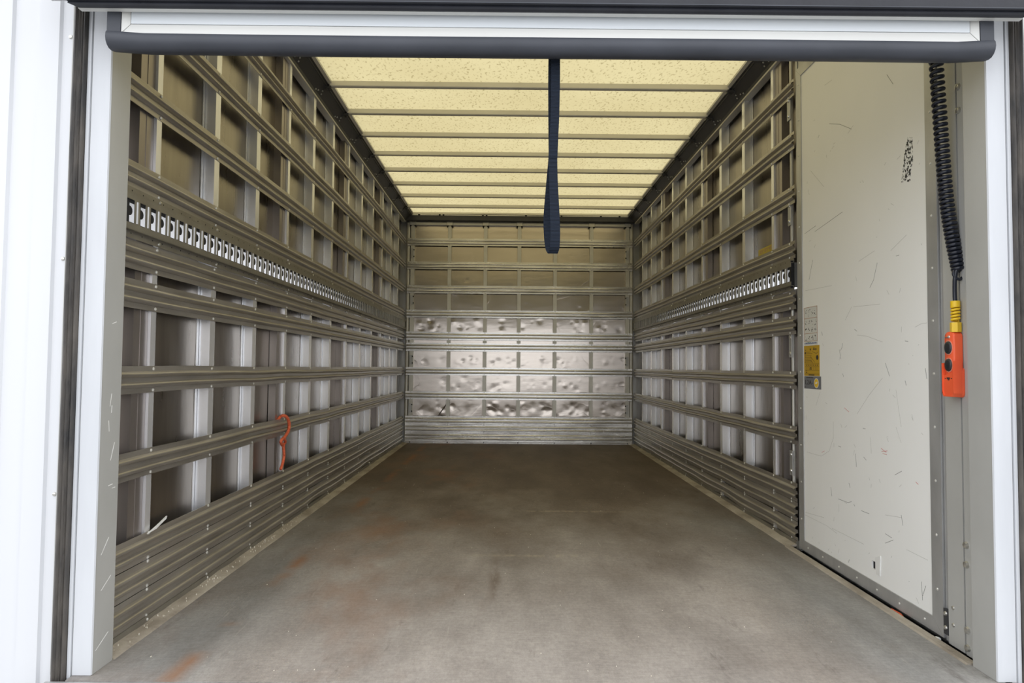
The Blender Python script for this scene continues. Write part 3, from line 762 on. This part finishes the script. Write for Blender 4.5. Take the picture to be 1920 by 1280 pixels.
XD = 1.222
DO = thing('door_2', (XD, 2.5, -0.018), label='scuffed white panelled side door with metal edging', cat='door', kind='structure')
y0, y1, z0, z1 = 2.062, 2.948, 0.030, 2.135
hy0, hy1, hz0, hz1 = 2.386, 2.409, 0.072, 0.100
m = MB()
for (a, b) in ((y0, hy0), (hy1, y1)): m.box(XD, 1.262, a, b, z0, z1)
m.box(XD, 1.262, hy0, hy1, z0, hz0); m.box(XD, 1.262, hy0, hy1, hz1, z1)
pn = obj('panel', m, 'door_white', DO)
m = MB().box(1.228, 1.263, hy0-0.0005, hy1+0.0005, hz0-0.0005, hz1+0.0005); obj('hole_back', m, 'dark', DO)
def quad(pts, x0, x1):
    return MB().prism(pts, lambda p, t: (t, p[0], p[1]), x0, x1)
yo0, yo1, zo0, zo1 = 2.010, 2.994, -0.016, 2.178
fr_ = [([(yo1, zo0), (yo1, zo1), (y1, z1), (y1, z0)], 'stile'), ([(yo0, zo0), (y0, z0), (y0, z1), (yo0, zo1)], 'stile'),
       ([(yo0, zo0), (yo1, zo0), (y1, z0), (y0, z0)], 'bottom_rail'), ([(yo0, zo1), (y0, z1), (y1, z1), (yo1, zo1)], 'top_rail')]
for q, nm in fr_:
    cy = sum(p[0] for p in q)/4; cz = sum(p[1] for p in q)/4
    q2 = [(cy+(p[0]-cy)*0.9995, cz+(p[1]-cz)*0.9995) for p in q]
    obj(nm, quad(q2, XD-0.004, 1.262), 'galv', DO)
rv = MB()
for i in range(13):
    z = 0.12+i*0.165
    rv.dome((XD-0.004, 2.972, z), (-1, 0, 0), 0.0042, 0.003, 6); rv.dome((XD-0.004, 2.036, z), (-1, 0, 0), 0.0045, 0.003, 6)
for i in range(7): rv.dome((XD-0.004, 2.10+i*0.135, 0.006), (-1, 0, 0), 0.0045, 0.003, 6)
obj('rivets', rv, 'rivet', DO, kind='stuff', smooth=True)
# scuffs and scratches on the panel
def strokes(items, wd):
    mb = MB()
    for pts in items:
        P_ = [Vector((0, a, b)) for a, b in pts]
        for i in range(len(P_)-1):
            d_ = (P_[i+1]-P_[i])
            if d_.length < 1e-5: continue
            n_ = Vector((0, -d_.z, d_.y)).normalized()*wd/2
            q = [P_[i]-n_, P_[i+1]-n_, P_[i+1]+n_, P_[i]+n_]
            mb.prism([(v.y, v.z) for v in q], lambda p, t: (t, p[0], p[1]), XD-0.0002, XD-0.0005)
    return mb
def px_to_door(u, v):
    d = cam_dir(u-960, v-640); p = CAM+d*((XD-CAM.x)/d.x); return (p.y, p.z)
def px(*a): return [px_to_door(*p) for p in a]
dark_s = [px((1631, 539), (1638, 525), (1645, 492)), px((1517, 525), (1524, 487)), px((1576, 657), (1579, 651), (1580, 643)), px((1574, 655), (1577, 673)), px((1580, 700), (1582, 706)),
          px((1697, 639), (1703, 640)), px((1555, 232), (1575, 233), (1597, 242)), px((1663, 140), (1675, 158)), px((1558, 913), (1560, 930)), px((1592, 905), (1594, 914)), px((1604, 850), (1606, 875)),
          px((1615, 957), (1630, 963)), px((1678, 890), (1691, 883)), px((1728, 1090), (1730, 1125)), px((1736, 1098), (1731, 1114)), px((1572, 836), (1577, 838)), px((1660, 680), (1668, 705)), px((1735, 690), (1738, 710)),
          px((1690, 965), (1693, 985)), px((1572, 935), (1590, 942), (1597, 940)), px((1509, 438), (1530, 423)), px((1528, 434), (1580, 397)), px((1680, 480), (1686, 478)), px((1660, 1018), (1675, 1012)), px((1660, 1000), (1672, 1008))]
light_s = [px((1607, 776), (1630, 740), (1655, 708)), px((1563, 790), (1563, 820), (1555, 845), (1540, 855), (1513, 847)), px((1607, 628), (1625, 630), (1655, 641)), px((1716, 613), (1727, 607), (1738, 605)), px((1597, 575), (1585, 600)),
           px((1538, 735), (1530, 760)), px((1510, 965), (1550, 985), (1570, 1000)), px((1510, 960), (1545, 970)), px((1560, 990), (1620, 1020)), px((1700, 1030), (1740, 1050)), px((1573, 960), (1573, 945)), px((1660, 965), (1690, 970)),
           px((1632, 820), (1634, 850)), px((1590, 250), (1600, 235)), px((1546, 160), (1560, 150)), px((1640, 470), (1610, 490)), px((1700, 440), (1670, 470)), px((1510, 545), (1560, 535)), px((1600, 575), (1650, 570)), px((1680, 730), (1690, 800)),
           px((1680, 800), (1690, 830)), px((1520, 320), (1545, 350))]
rnd = random.Random(3)
for i in range(80):
    y = rnd.uniform(2.08, 2.93); z = 0.04+1.9*rnd.random()**1.7; l = rnd.uniform(0.004, 0.022); a = rnd.uniform(0, 3.14)
    (dark_s if rnd.random() < 0.2 else light_s).append([(y, z), (y+l*math.cos(a), z+l*math.sin(a))])
obj('dark_scuffs', strokes(dark_s, 0.0016), 'scuff', pn, kind='stuff')
obj('faint_scratches', strokes(light_s, 0.0012), 'scuff_light', pn, kind='stuff')
red_s = [px((1652, 840), (1662, 848)), px((1653, 846), (1664, 845)), px((1655, 850), (1663, 852)), px((1717, 903), (1722, 908)), px((1583, 764), (1592, 772)), px((1541, 848), (1546, 845))]
obj('red_scuffs', strokes(red_s, 0.0013), 'ink_red', pn, kind='stuff')
m = MB(); q = px((1702, 257), (1711, 258), (1712, 300), (1707, 330), (1708, 340), (1690, 342), (1692, 328), (1696, 290))
m.prism(q, lambda p, t: (t, p[0], p[1]), XD-0.0003, XD-0.0007); obj('tape_residue', m, 'tape_residue', pn)
m = MB(); q = px((1642, 1045), (1652, 1042), (1651, 1080), (1644, 1076)); m.prism(q, lambda p, t: (t, p[0], p[1]), XD-0.0002, XD-0.003)
obj('torn_edge', m, 'chip_white', pn)

# ------------------------------------------------------------------ stickers (flat print on the side door and wall)
def sticker(name, label, y_left, y_right, zb, zt, base, x=XD, loc=None):
    """y_left > y_right (seen from the room); returns root plus a local-frame adder"""
    r = thing(name, (x, (y_left+y_right)/2, zb), label=label, cat='sticker')
    m = MB().box(x-0.0006, x-0.0001, y_right, y_left, zb, zt); obj('sheet', m, base, r)
    wd, ht = y_left-y_right, zt-zb
    def rect(mb, s0, s1, t0, t1, lift=0.0009): mb.box(x-lift, x-0.0005, y_left-s0*wd, y_left-s1*wd, zb+t0*ht, zb+t1*ht)
    return r, rect, (lambda s, t: (y_left-s*wd, zb+t*ht))
rn = random.Random(11)
st, R, at = sticker('pictogram_sticker', 'white sticker with small black pictograms in brown boxes on the side door', 2.940, 2.810, 0.897, 1.066, 'paper_white')
m = MB()
for t in (0.10, 0.30, 0.70, 0.985): R(m, 0.02, 0.98, t, t+0.012)
for s in (0.01, 0.965): R(m, s, s+0.022, 0.10, 0.99)
obj('box_lines', m, 'ink_brown', st)
m = MB()
for (ta, tb) in ((0.74, 0.95), (0.50, 0.66), (0.34, 0.48), (0.13, 0.27)):
    for c in range(4):
        s0 = 0.08+c*0.23
        for k in range(5):
            a = s0+rn.uniform(0, 0.12); b = ta+rn.uniform(0, tb-ta-0.03); ww = rn.uniform(0.015, 0.05); hh = rn.uniform(0.008, 0.028)
            R(m, a, a+ww, b, b+hh)
obj('pictograms', m, 'ink', st, kind='stuff')
m = MB()
for i in range(11): R(m, 0.05+i*0.082, 0.05+i*0.082+0.06, 0.035, 0.06+0.012*(i % 2))
obj('footer_line', m, 'ink_blue', st)
m = MB()
for i in range(4): R(m, 0.25+i*0.06, 0.25+i*0.06+0.04, 0.065, 0.083)
obj('footer_mark', m, 'ink_green', st)

st, R, at = sticker('load_chart_sticker', 'yellow load chart sticker on the side door', 2.942, 2.795, 0.762, 0.8955, 'sticker_yellow')
m = MB()
for t, s1 in ((0.78, 0.45), (0.73, 0.55), (0.66, 0.5), (0.60, 0.5), (0.55, 0.52), (0.50, 0.5), (0.45, 0.55)): R(m, 0.08, s1, t, t+0.010)
for t in (0.39, 0.30, 0.18, 0.06): R(m, 0.08, 0.97, t, t+0.009)
for i in range(7): R(m, 0.15+i*0.115, 0.15+i*0.115+0.05, 0.335, 0.365); R(m, 0.15+i*0.115, 0.155+i*0.115, 0.20, 0.30)
R(m, 0.36, 0.50, 0.21, 0.235); R(m, 0.40, 0.48, 0.25, 0.28); R(m, 0.12, 0.18, 0.15, 0.17); R(m, 0.12, 0.20, 0.10, 0.125)
for i in range(9): R(m, 0.30+i*0.042, 0.30+i*0.042+0.034, 0.015, 0.048)
R(m, 0.40, 0.46, 0.84, 0.90); R(m, 0.08, 0.14, 0.84, 0.86); R(m, 0.05, 0.12, 0.72, 0.78)
for i in range(6): R(m, 0.06, 0.10, 0.44+i*0.05, 0.455+i*0.05)
for (a, b, c, d) in ((0.42, 0.64, 0.72, 0.44), (0.55, 0.80, 0.80, 0.73), (0.80, 0.73, 0.93, 0.78), (0.45, 0.50, 0.60, 0.42)):
    (ya, za), (yb, zb_) = at(a, b), at(c, d); L_ = math.hypot(yb-ya, zb_-za); nx, nz_ = -(zb_-za)/L_*0.0006, (yb-ya)/L_*0.0006
    m.prism([(ya-nx, za-nz_), (yb-nx, zb_-nz_), (yb+nx, zb_+nz_), (ya+nx, za+nz_)], lambda p, t: (t, p[0], p[1]), XD-0.0005, XD-0.0009)
(ya, za) = at(0.66, 0.88)
m.prism([(ya+0.008, za-0.004), (ya-0.008, za-0.004), (ya, za+0.010)], lambda p, t: (t, p[0], p[1]), XD-0.0005, XD-0.0009)
R(m, 0.75, 0.81, 0.84, 0.90)
yc, zc = at(0.86, 0.60); m.disc((XD-0.0005, yc, zc), (-1, 0, 0), 0.0105, 0.0004, 20)
obj('chart_print', m, 'ink', st, kind='stuff')

st, R, at = sticker('grey_plate_sticker', 'grey sticker with dark lettering and round yellow emblem on the side door', 2.9425, 2.783, 0.7055, 0.7605, 'sticker_grey')
def letters(txt, size, y, z, x, parent, mname, shear=1.0):
    cu = bpy.data.curves.new('lettering', 'FONT'); cu.body = txt; cu.size = size; cu.extrude = 0.0002
    to = bpy.data.objects.new('tmp_text', cu); COL.objects.link(to)
    dg = bpy.context.evaluated_depsgraph_get(); me = bpy.data.meshes.new_from_object(to.evaluated_get(dg))
    bpy.data.objects.remove(to, do_unlink=True)
    ox, oy, oz = ORG[parent.name]
    for v in me.vertices:
        a, b, c = v.co; v.co = (x-c-ox, y-a*shear-oy, z+b-oz)
    me.materials.clear(); me.materials.append(MATS[mname])
    o = bpy.data.objects.new('lettering', me); COL.objects.link(o); o.parent = parent; ORG[o.name] = ORG[parent.name]
    return o
ya, za = at(0.06, 0.34); letters('L2A-', 0.028, ya, za, XD-0.0009, st, 'ink', 1.35)
yc, zc = at(0.735, 0.47)
m = MB().disc((XD-0.0006, yc, zc), (-1, 0, 0), 0.0215, 0.0003, 24); obj('emblem_rim', m, 'ink_pale', st)
m = MB().disc((XD-0.0009, yc, zc), (-1, 0, 0), 0.0180, 0.0003, 24); obj('emblem_disc', m, 'yellow_plastic', st)
m = MB(); m.prism([(yc+0.012, zc-0.004), (yc-0.004, zc-0.004), (yc-0.012, zc+0.005), (yc+0.004, zc+0.006)], lambda p, t: (t, p[0], p[1]), XD-0.0012, XD-0.0015); obj('emblem_figure', m, 'ink_pale', st)
m = MB()
for i in range(6): R(m, 0.15+i*0.07, 0.15+i*0.07+0.05, 0.86, 0.92)
R(m, 0.05, 0.08, 0.08, 0.18)
obj('small_print', m, 'ink', st, kind='stuff')

XS = 1.2735
st, R, at = sticker('yellow_notice_sticker', 'small yellow notice sticker on the metal wall panel above the slotted rail', 3.600, 3.405, 1.412, 1.446, 'sticker_wall', x=XS-0.003)
m = MB()
for i, (s0, s1, t0, t1) in enumerate([(0.10, 0.14, 0.30, 0.75), (0.15, 0.24, 0.62, 0.78), (0.18, 0.22, 0.20, 0.55), (0.27, 0.30, 0.25, 0.70), (0.32, 0.40, 0.60, 0.75), (0.45, 0.52, 0.25, 0.78), (0.56, 0.66, 0.62, 0.78), (0.60, 0.63, 0.2, 0.6), (0.70, 0.78, 0.55, 0.70), (0.80, 0.84, 0.25, 0.80), (0.86, 0.95, 0.66, 0.8), (0.9, 0.93, 0.3, 0.6)]): R(m, s0, s1, t0, t1)
obj('dark_print', m, 'ink_brown', st)
st, R, at = sticker('yellow_tag_sticker', 'tiny yellow sticker low on a far wall panel of the right wall', 5.93, 5.80, 1.403, 1.43, 'sticker_wall', x=XS-0.003)

# ------------------------------------------------------------------ control pendant with coiled cable
PE = thing('control_pendant', (1.205, 1.92, 0.71), label='orange two-button control pendant in its holder by the side door', cat='remote control')
def rprism(y0, y1, z0, z1, x0, x1, rad, n=6, taper=0.0):
    pts = []
    for cy, cz, a0 in ((y1-rad, z1-rad, 0), (y0+rad, z1-rad, 90), (y0+rad, z0+rad, 180), (y1-rad, z0+rad, 270)):
        for k in range(n+1):
            a = math.radians(a0+90*k/n); pts.append((cy+rad*math.cos(a), cz+rad*math.sin(a)))
    m_ = MB(); n_ = len(pts); cy = (y0+y1)/2; cz = (z0+z1)/2
    layers = [(x1, 1.0), (x0+0.006, 1.0), (x0+0.002, 0.975), (x0, 0.90)]
    for x, sc_ in layers: m_.v += [(x, cy+(p[0]-cy)*sc_, cz+(p[1]-cz)*(1-(1-sc_)*(y1-y0)/(z1-z0))) for p in pts]
    for k in range(3):
        for i in range(n_): m_.f.append((k*n_+i, k*n_+(i+1) % n_, (k+1)*n_+(i+1) % n_, (k+1)*n_+i))
    m_.f.append(tuple(range(n_))[::-1]); m_.f.append(tuple(3*n_+i for i in range(n_)))
    return m_
yc = 1.916
obj('body', rprism(yc-0.021, yc+0.021, 0.745, 0.904, 1.186, 1.2115, 0.016), 'orange', PE, smooth=True, ang=50)
# holder: tray with raised rims around the lower half
hm = rprism(yc-0.025, yc+0.0255, 0.712, 0.800, 1.205, 1.2135, 0.012)
ho = obj('holder', hm, 'orange', PE, smooth=True, ang=50)
m = MB()
m.box(1.180, 1.206, yc-0.025, yc-0.0222, 0.724, 0.818); m.box(1.180, 1.206, yc+0.0222, yc+0.0255, 0.724, 0.812)
m.prism([(yc-0.025, 0.726), (yc-0.020, 0.714), (yc+0.020, 0.714), (yc+0.0255, 0.726), (yc+0.0222, 0.728), (yc+0.018, 0.719), (yc-0.018, 0.719), (yc-0.0222, 0.728)], lambda p, t: (t, p[0], p[1]), 1.180, 1.206)
m.prism([(yc-0.0222, 0.726), (yc-0.017, 0.7185), (yc+0.017, 0.7185), (yc+0.0222, 0.726), (yc+0.0222, 0.776), (yc-0.0222, 0.784)], lambda p, t: (t, p[0], p[1]), 1.183, 1.1855)
obj('holder_front', m, 'orange', PE)
for zc in (0.857, 0.806):
    b = MB().disc((1.186, yc+0.001, zc), (-1, 0, 0), 0.0175, 0.0015, 24, 0.0215); rg = obj('button_rim', b, 'ring', PE, smooth=False)
    mb = MB(); n_ = 24
    for x, k in ((1.185, 1.0), (1.1815, 0.94), (1.1798, 0.6)): mb.v += [(x, yc+0.001+0.0155*k*math.cos(2*math.pi*i/n_), zc+0.019*k*math.sin(2*math.pi*i/n_)) for i in range(n_)]
    for k in range(2):
        for i in range(n_): mb.f.append((k*n_+i, k*n_+(i+1) % n_, (k+1)*n_+(i+1) % n_, (k+1)*n_+i))
    mb.f.append(tuple(2*n_+i for i in range(n_)))
    obj('push_button', mb, 'button', rg, smooth=True, ang=60)
m = MB().box(1.1826, 1.1830, yc-0.006, yc+0.008, 0.765, 0.770).box(1.1826, 1.1830, yc-0.004, yc+0.004, 0.7615, 0.7645).box(1.1826, 1.1830, yc-0.015, yc-0.010, 0.7655, 0.7685).box(1.1826, 1.1830, yc+0.012, yc+0.016, 0.7655, 0.7685)
obj('embossed_mark', m, 'ink', ho)
m = MB().dome((1.186, yc+0.000, 0.888), (-1, 0, 0), 0.005, 0.004, 8).box(1.1848, 1.1862, yc+0.006, yc+0.018, 0.886, 0.888); obj('screw', m, 'bolt', PE)
# yellow strain relief: hex gland and spiral
sr = thing('tmp', (0, 0, 0)); bpy.data.objects.remove(sr, do_unlink=True)
m = MB(); cx_, cy_ = 1.199, 1.905
hexp = [(cx_+0.0145*math.cos(math.radians(60*i+15)), cy_+0.0145*math.sin(math.radians(60*i+15))) for i in range(6)]
m.prism(hexp, lambda p, t: (p[0], p[1], t), 0.902, 0.930)
g_ = obj('gland', m, 'yellow_plastic', PE)
m = MB(); cone = [(z, 0.0125-0.003*(z-0.930)/0.065) for z in (0.930, 0.937)]
pth = [(cx_+0.0095*math.cos(a), cy_+0.0095*math.sin(a), 0.934+0.046*a/(2*math.pi*5)) for a in lin(0, 2*math.pi*5, 90)]
m.tube(pth, 0.0036, 8)
m.tube([(cx_, cy_, 0.974), (cx_, cy_, 0.993)], 0.0125, 14)
obj('spiral_sleeve', m, 'yellow_plastic', g_, smooth=True, ang=50)
# cable: straight tail, then the coil up to the bracket
def axis_pt(u, v, y):
    d = cam_dir(u-960, v-640); return CAM+d*(y/d.y)
ax = [axis_pt(1798, 508, 1.905), axis_pt(1788, 460, 1.91), axis_pt(1781, 420, 1.915), axis_pt(1774, 370, 1.92), axis_pt(1768, 300, 1.925), axis_pt(1763, 230, 1.93), axis_pt(1758, 160, 1.93), axis_pt(1754, 100, 1.93), axis_pt(1753, 84, 1.93)]
axc = crom(ax, 12)
cl = [0.0]
for i in range(1, len(axc)): cl.append(cl[-1]+(axc[i]-axc[i-1]).length)
tot = cl[-1]
def axis_at(l):
    for i in range(1, len(cl)):
        if cl[i] >= l: k = (l-cl[i-1])/(cl[i]-cl[i-1]); return axc[i-1].lerp(axc[i], k)
    return axc[-1]
path = []; turns = 45; N = turns*14
lpos = 0.0
for i in range(N+1):
    s_ = i/N; l = tot*(0.74*s_+0.26*s_**2.2)          # coils pull apart towards the top
    c = axis_at(l); a = 2*math.pi*turns*s_
    path.append(c+Vector((0.0145*math.cos(a), 0.0145*math.sin(a), 0)))
tail = crom([(cx_, cy_, 0.985), (cx_-0.001, cy_, 1.02), (cx_-0.002, cy_-0.004, 1.06), (cx_+0.004, cy_-0.006, 1.085), tuple(path[0])], 6)
m = MB().tube(tail+path[1:]+[path[-1]+Vector((0, 0, 0.02))], 0.0058, 8)
obj('coiled_cable', m, 'cable', PE, smooth=True, ang=80)
m = MB().tube(crom([tuple(axis_at(0.0)+Vector((-0.012, 0, 0.01))), tuple(axis_at(0.0)+Vector((-0.019, -0.004, -0.012))), tuple(axis_at(0.0)+Vector((-0.004, -0.008, -0.026))), tuple(axis_at(0.0)+Vector((0.012, -0.004, -0.012)))], 6), 0.0042, 6)
obj('cable_loop', m, 'cable', PE, smooth=True, ang=80)

# ------------------------------------------------------------------ pull strap
ST = thing('pull_strap', (0.012, 1.728, 1.10), label='long navy blue webbing pull strap hanging from the raised door', cat='strap')
kx = 1.728/1230/3.2
def zc_(y): return 0.7881+((1.612+(103-(90+y/3.2))*0.001416)-0.7881)*1.728/1.70
def ribbon(keys, x_mid=258, th=0.0016):
    """keys: (crop y, centre, width, y offset, twist)"""
    mb = MB(); rows = []
    P_ = [Vector((k[0], k[1], k[2])) for k in keys]; Q_ = [Vector((k[3], k[4], 0)) for k in keys]
    for a, b in zip(crom(P_, 8), crom(Q_, 8)):
        z = zc_(a.x); x = 0.0124+(a.y-x_mid)*kx; w2 = a.z*kx/2; yy = 1.728+b.x; tw = b.y
        d = Vector((math.cos(tw), math.sin(tw), 0)); n_ = Vector((-d.y, d.x, 0))*th/2
        c = Vector((x, yy, z)); w2 = w2/max(0.3, math.cos(tw))
        rows.append([c-d*w2-n_, c+d*w2-n_, c+d*w2+n_, c-d*w2+n_])
    for r_ in rows: mb.v += [tuple(v) for v in r_]
    for k in range(len(rows)-1):
        for i in range(4): mb.f.append((k*4+i, k*4+(i+1) % 4, (k+1)*4+(i+1) % 4, (k+1)*4+i))
    mb.f.append((3, 2, 1, 0)); e = (len(rows)-1)*4; mb.f.append((e, e+1, e+2, e+3)); return mb
front = [(10, 262, 56, -0.004, 0.05), (40, 263, 55, -0.005, 0.05), (200, 264, 55, -0.005, 0.08), (400, 262, 53, -0.004, 0.1), (560, 256, 53, -0.003, 0.05), (660, 252, 53, -0.003, 0.0), (800, 255, 52, -0.008, -0.05), (1000, 263, 56, -0.016, -0.1), (1120, 267, 57, -0.018, -0.1), (1200, 264, 58, -0.014, -0.05), (1232, 255, 60, 0.0, 0.0)]
back = [(10, 244, 44, 0.006, 0.2), (200, 243, 44, 0.006, 0.25), (400, 243, 40, 0.005, 0.25), (560, 246, 42, 0.003, 0.1), (660, 249, 48, 0.003, 0.0), (800, 236, 44, 0.008, 0.2), (1000, 224, 48, 0.016, 0.3), (1120, 226, 46, 0.018, 0.3), (1200, 236, 46, 0.014, 0.2), (1232, 254, 58, 0.0, 0.0)]
def webbing():
    m_ = MATS['strap']; nt = m_.node_tree; P = nt.nodes['Principled BSDF']
    tc = nt.nodes.new('ShaderNodeTexCoord'); wv = nt.nodes.new('ShaderNodeTexWave'); wv.bands_direction = 'Z'; wv.inputs['Scale'].default_value = 85
    nt.links.new(tc.outputs['Object'], wv.inputs['Vector'])
    r = nt.nodes.new('ShaderNodeValToRGB'); r.color_ramp.elements[0].color = (0.007, 0.0095, 0.0155, 1); r.color_ramp.elements[1].color = (0.018, 0.026, 0.043, 1)
    nt.links.new(wv.outputs['Fac'], r.inputs[0]); nt.links.new(r.outputs[0], P.inputs['Base Color'])
    b = nt.nodes.new('ShaderNodeBump'); b.inputs['Distance'].default_value = 0.002; b.inputs['Strength'].default_value = 0.5
    nt.links.new(wv.outputs['Fac'], b.inputs['Height']); nt.links.new(b.outputs[0], P.inputs['Normal'])
webbing()
obj('front_layer', ribbon(front), 'strap', ST, smooth=True, ang=50)
obj('back_layer', ribbon(back), 'strap', ST, smooth=True, ang=50)
obj('stitched_overlap', ribbon([(545, 256, 54, -0.0052, 0.05), (600, 254, 54, -0.0052, 0.03), (664, 252, 54, -0.0052, 0.0)]), 'strap', ST, smooth=True, ang=50)

# ------------------------------------------------------------------ orange rope tied round the left wall rail
RO = thing('orange_rope', (-1.21, 3.22, 0.285), label='short orange rope knotted round the lowest open rail of the left wall', cat='rope')
def al(u, v, x):
    d = cam_dir(u-960, v-640); return tuple(CAM+d*((x-CAM.x)/d.x))
loop = [al(519, 790, -1.236), al(525, 782, -1.232), al(531, 779, -1.216), al(538, 782, -1.206), al(542, 793, -1.203), al(541, 806, -1.203), al(536, 816, -1.203), al(530, 823, -1.206)]
m = MB().tube(crom(loop, 6), 0.0075, 8); obj('loop', m, 'rope', RO, smooth=True, ang=80)
m = MB()
kn = [al(534, 820, -1.204), al(528, 824, -1.196), al(527, 831, -1.198), al(532, 833, -1.206), al(535, 827, -1.204), al(531, 822, -1.195), al(527, 828, -1.203), al(529, 835, -1.203)]
m.tube(crom(kn, 6), 0.0068, 8); obj('knot', m, 'rope', RO, smooth=True, ang=80)
tl = [al(531, 830, -1.206), al(532, 842, -1.204), al(532.5, 855, -1.205), al(530, 868, -1.206), al(526, 880, -1.208)]
m = MB().tube(crom(tl, 6), [0.0072]*25, 8); obj('tail', m, 'rope', RO, smooth=True, ang=80)

# ------------------------------------------------------------------ small litter
m = MB().tube(crom([(1.206, 2.20, FLOOR_Z-0.002), (1.207, 2.22, FLOOR_Z+0.0), (1.206, 2.24, FLOOR_Z-0.001), (1.207, 2.262, FLOOR_Z-0.002)], 5), 0.0045, 7)
obj('orange_scrap', m, 'rope', None, smooth=True, label='orange scrap lying in the gap under the white side door', cat='scrap')
def chip(name, x, y, l, w_, ang, m_, label, h=0.0025):
    mb = MB(); c, s = math.cos(ang), math.sin(ang)
    pts = [(-l/2, -w_*0.3), (-l*0.1, -w_/2), (l/2, -w_*0.2), (l*0.42, w_*0.4), (-l*0.2, w_/2), (-l*0.48, w_*0.25)]
    mb.prism(pts, lambda p, t: (p[0]*c-p[1]*s, p[0]*s+p[1]*c, t), 0.0, h)
    return obj(name, mb, m_, None, (x, y, FLOOR_Z+0.0002), label=label, cat='litter')
chip('paper_scrap', -0.73, 5.86, 0.06, 0.022, 0.1, 'paper_white', 'small white paper scrap on the brown deck near the bulkhead')
chip('white_flake', -0.46, 3.62, 0.05, 0.014, 0.2, 'paper_white', 'thin white flake lying on the middle of the deck')
chip('white_splinter', 1.196, 2.155, 0.05, 0.006, 1.55, 'chip_white', 'white splinter on the kerb beside the orange scrap', 0.030)
m = MB().tube([(1.208, 2.03, FLOOR_Z-0.002), (1.208, 2.014, FLOOR_Z+0.0)], 0.0045, 8)
obj('bright_stub', m, 'chip_white', None, smooth=True, label='pale stub in the gap under the near corner of the side door', cat='litter')
rn = random.Random(21); m = MB()
for i in range(90):
    x, y = rn.uniform(-1.15, 1.15), 1.75+rn.random()**1.5*3.6; l = rn.uniform(0.001, 0.0028)
    m.box(x, x+l, y, y+l*rn.uniform(0.6, 2), FLOOR_Z, FLOOR_Z+0.0015)
for i in range(90):
    y = rn.uniform(1.84, 3.6); l = rn.uniform(0.001, 0.003); x = -rn.uniform(1.19, 1.222); z = FLOOR_Z+0.006+0.006*rn.random()
    m.box(x, x+l, y, y+l, z-0.004, z+0.002)
obj('grit', m, 'ink_pale', None, label='pale grit and crumbs strewn over the deck', cat='grit', kind='stuff')
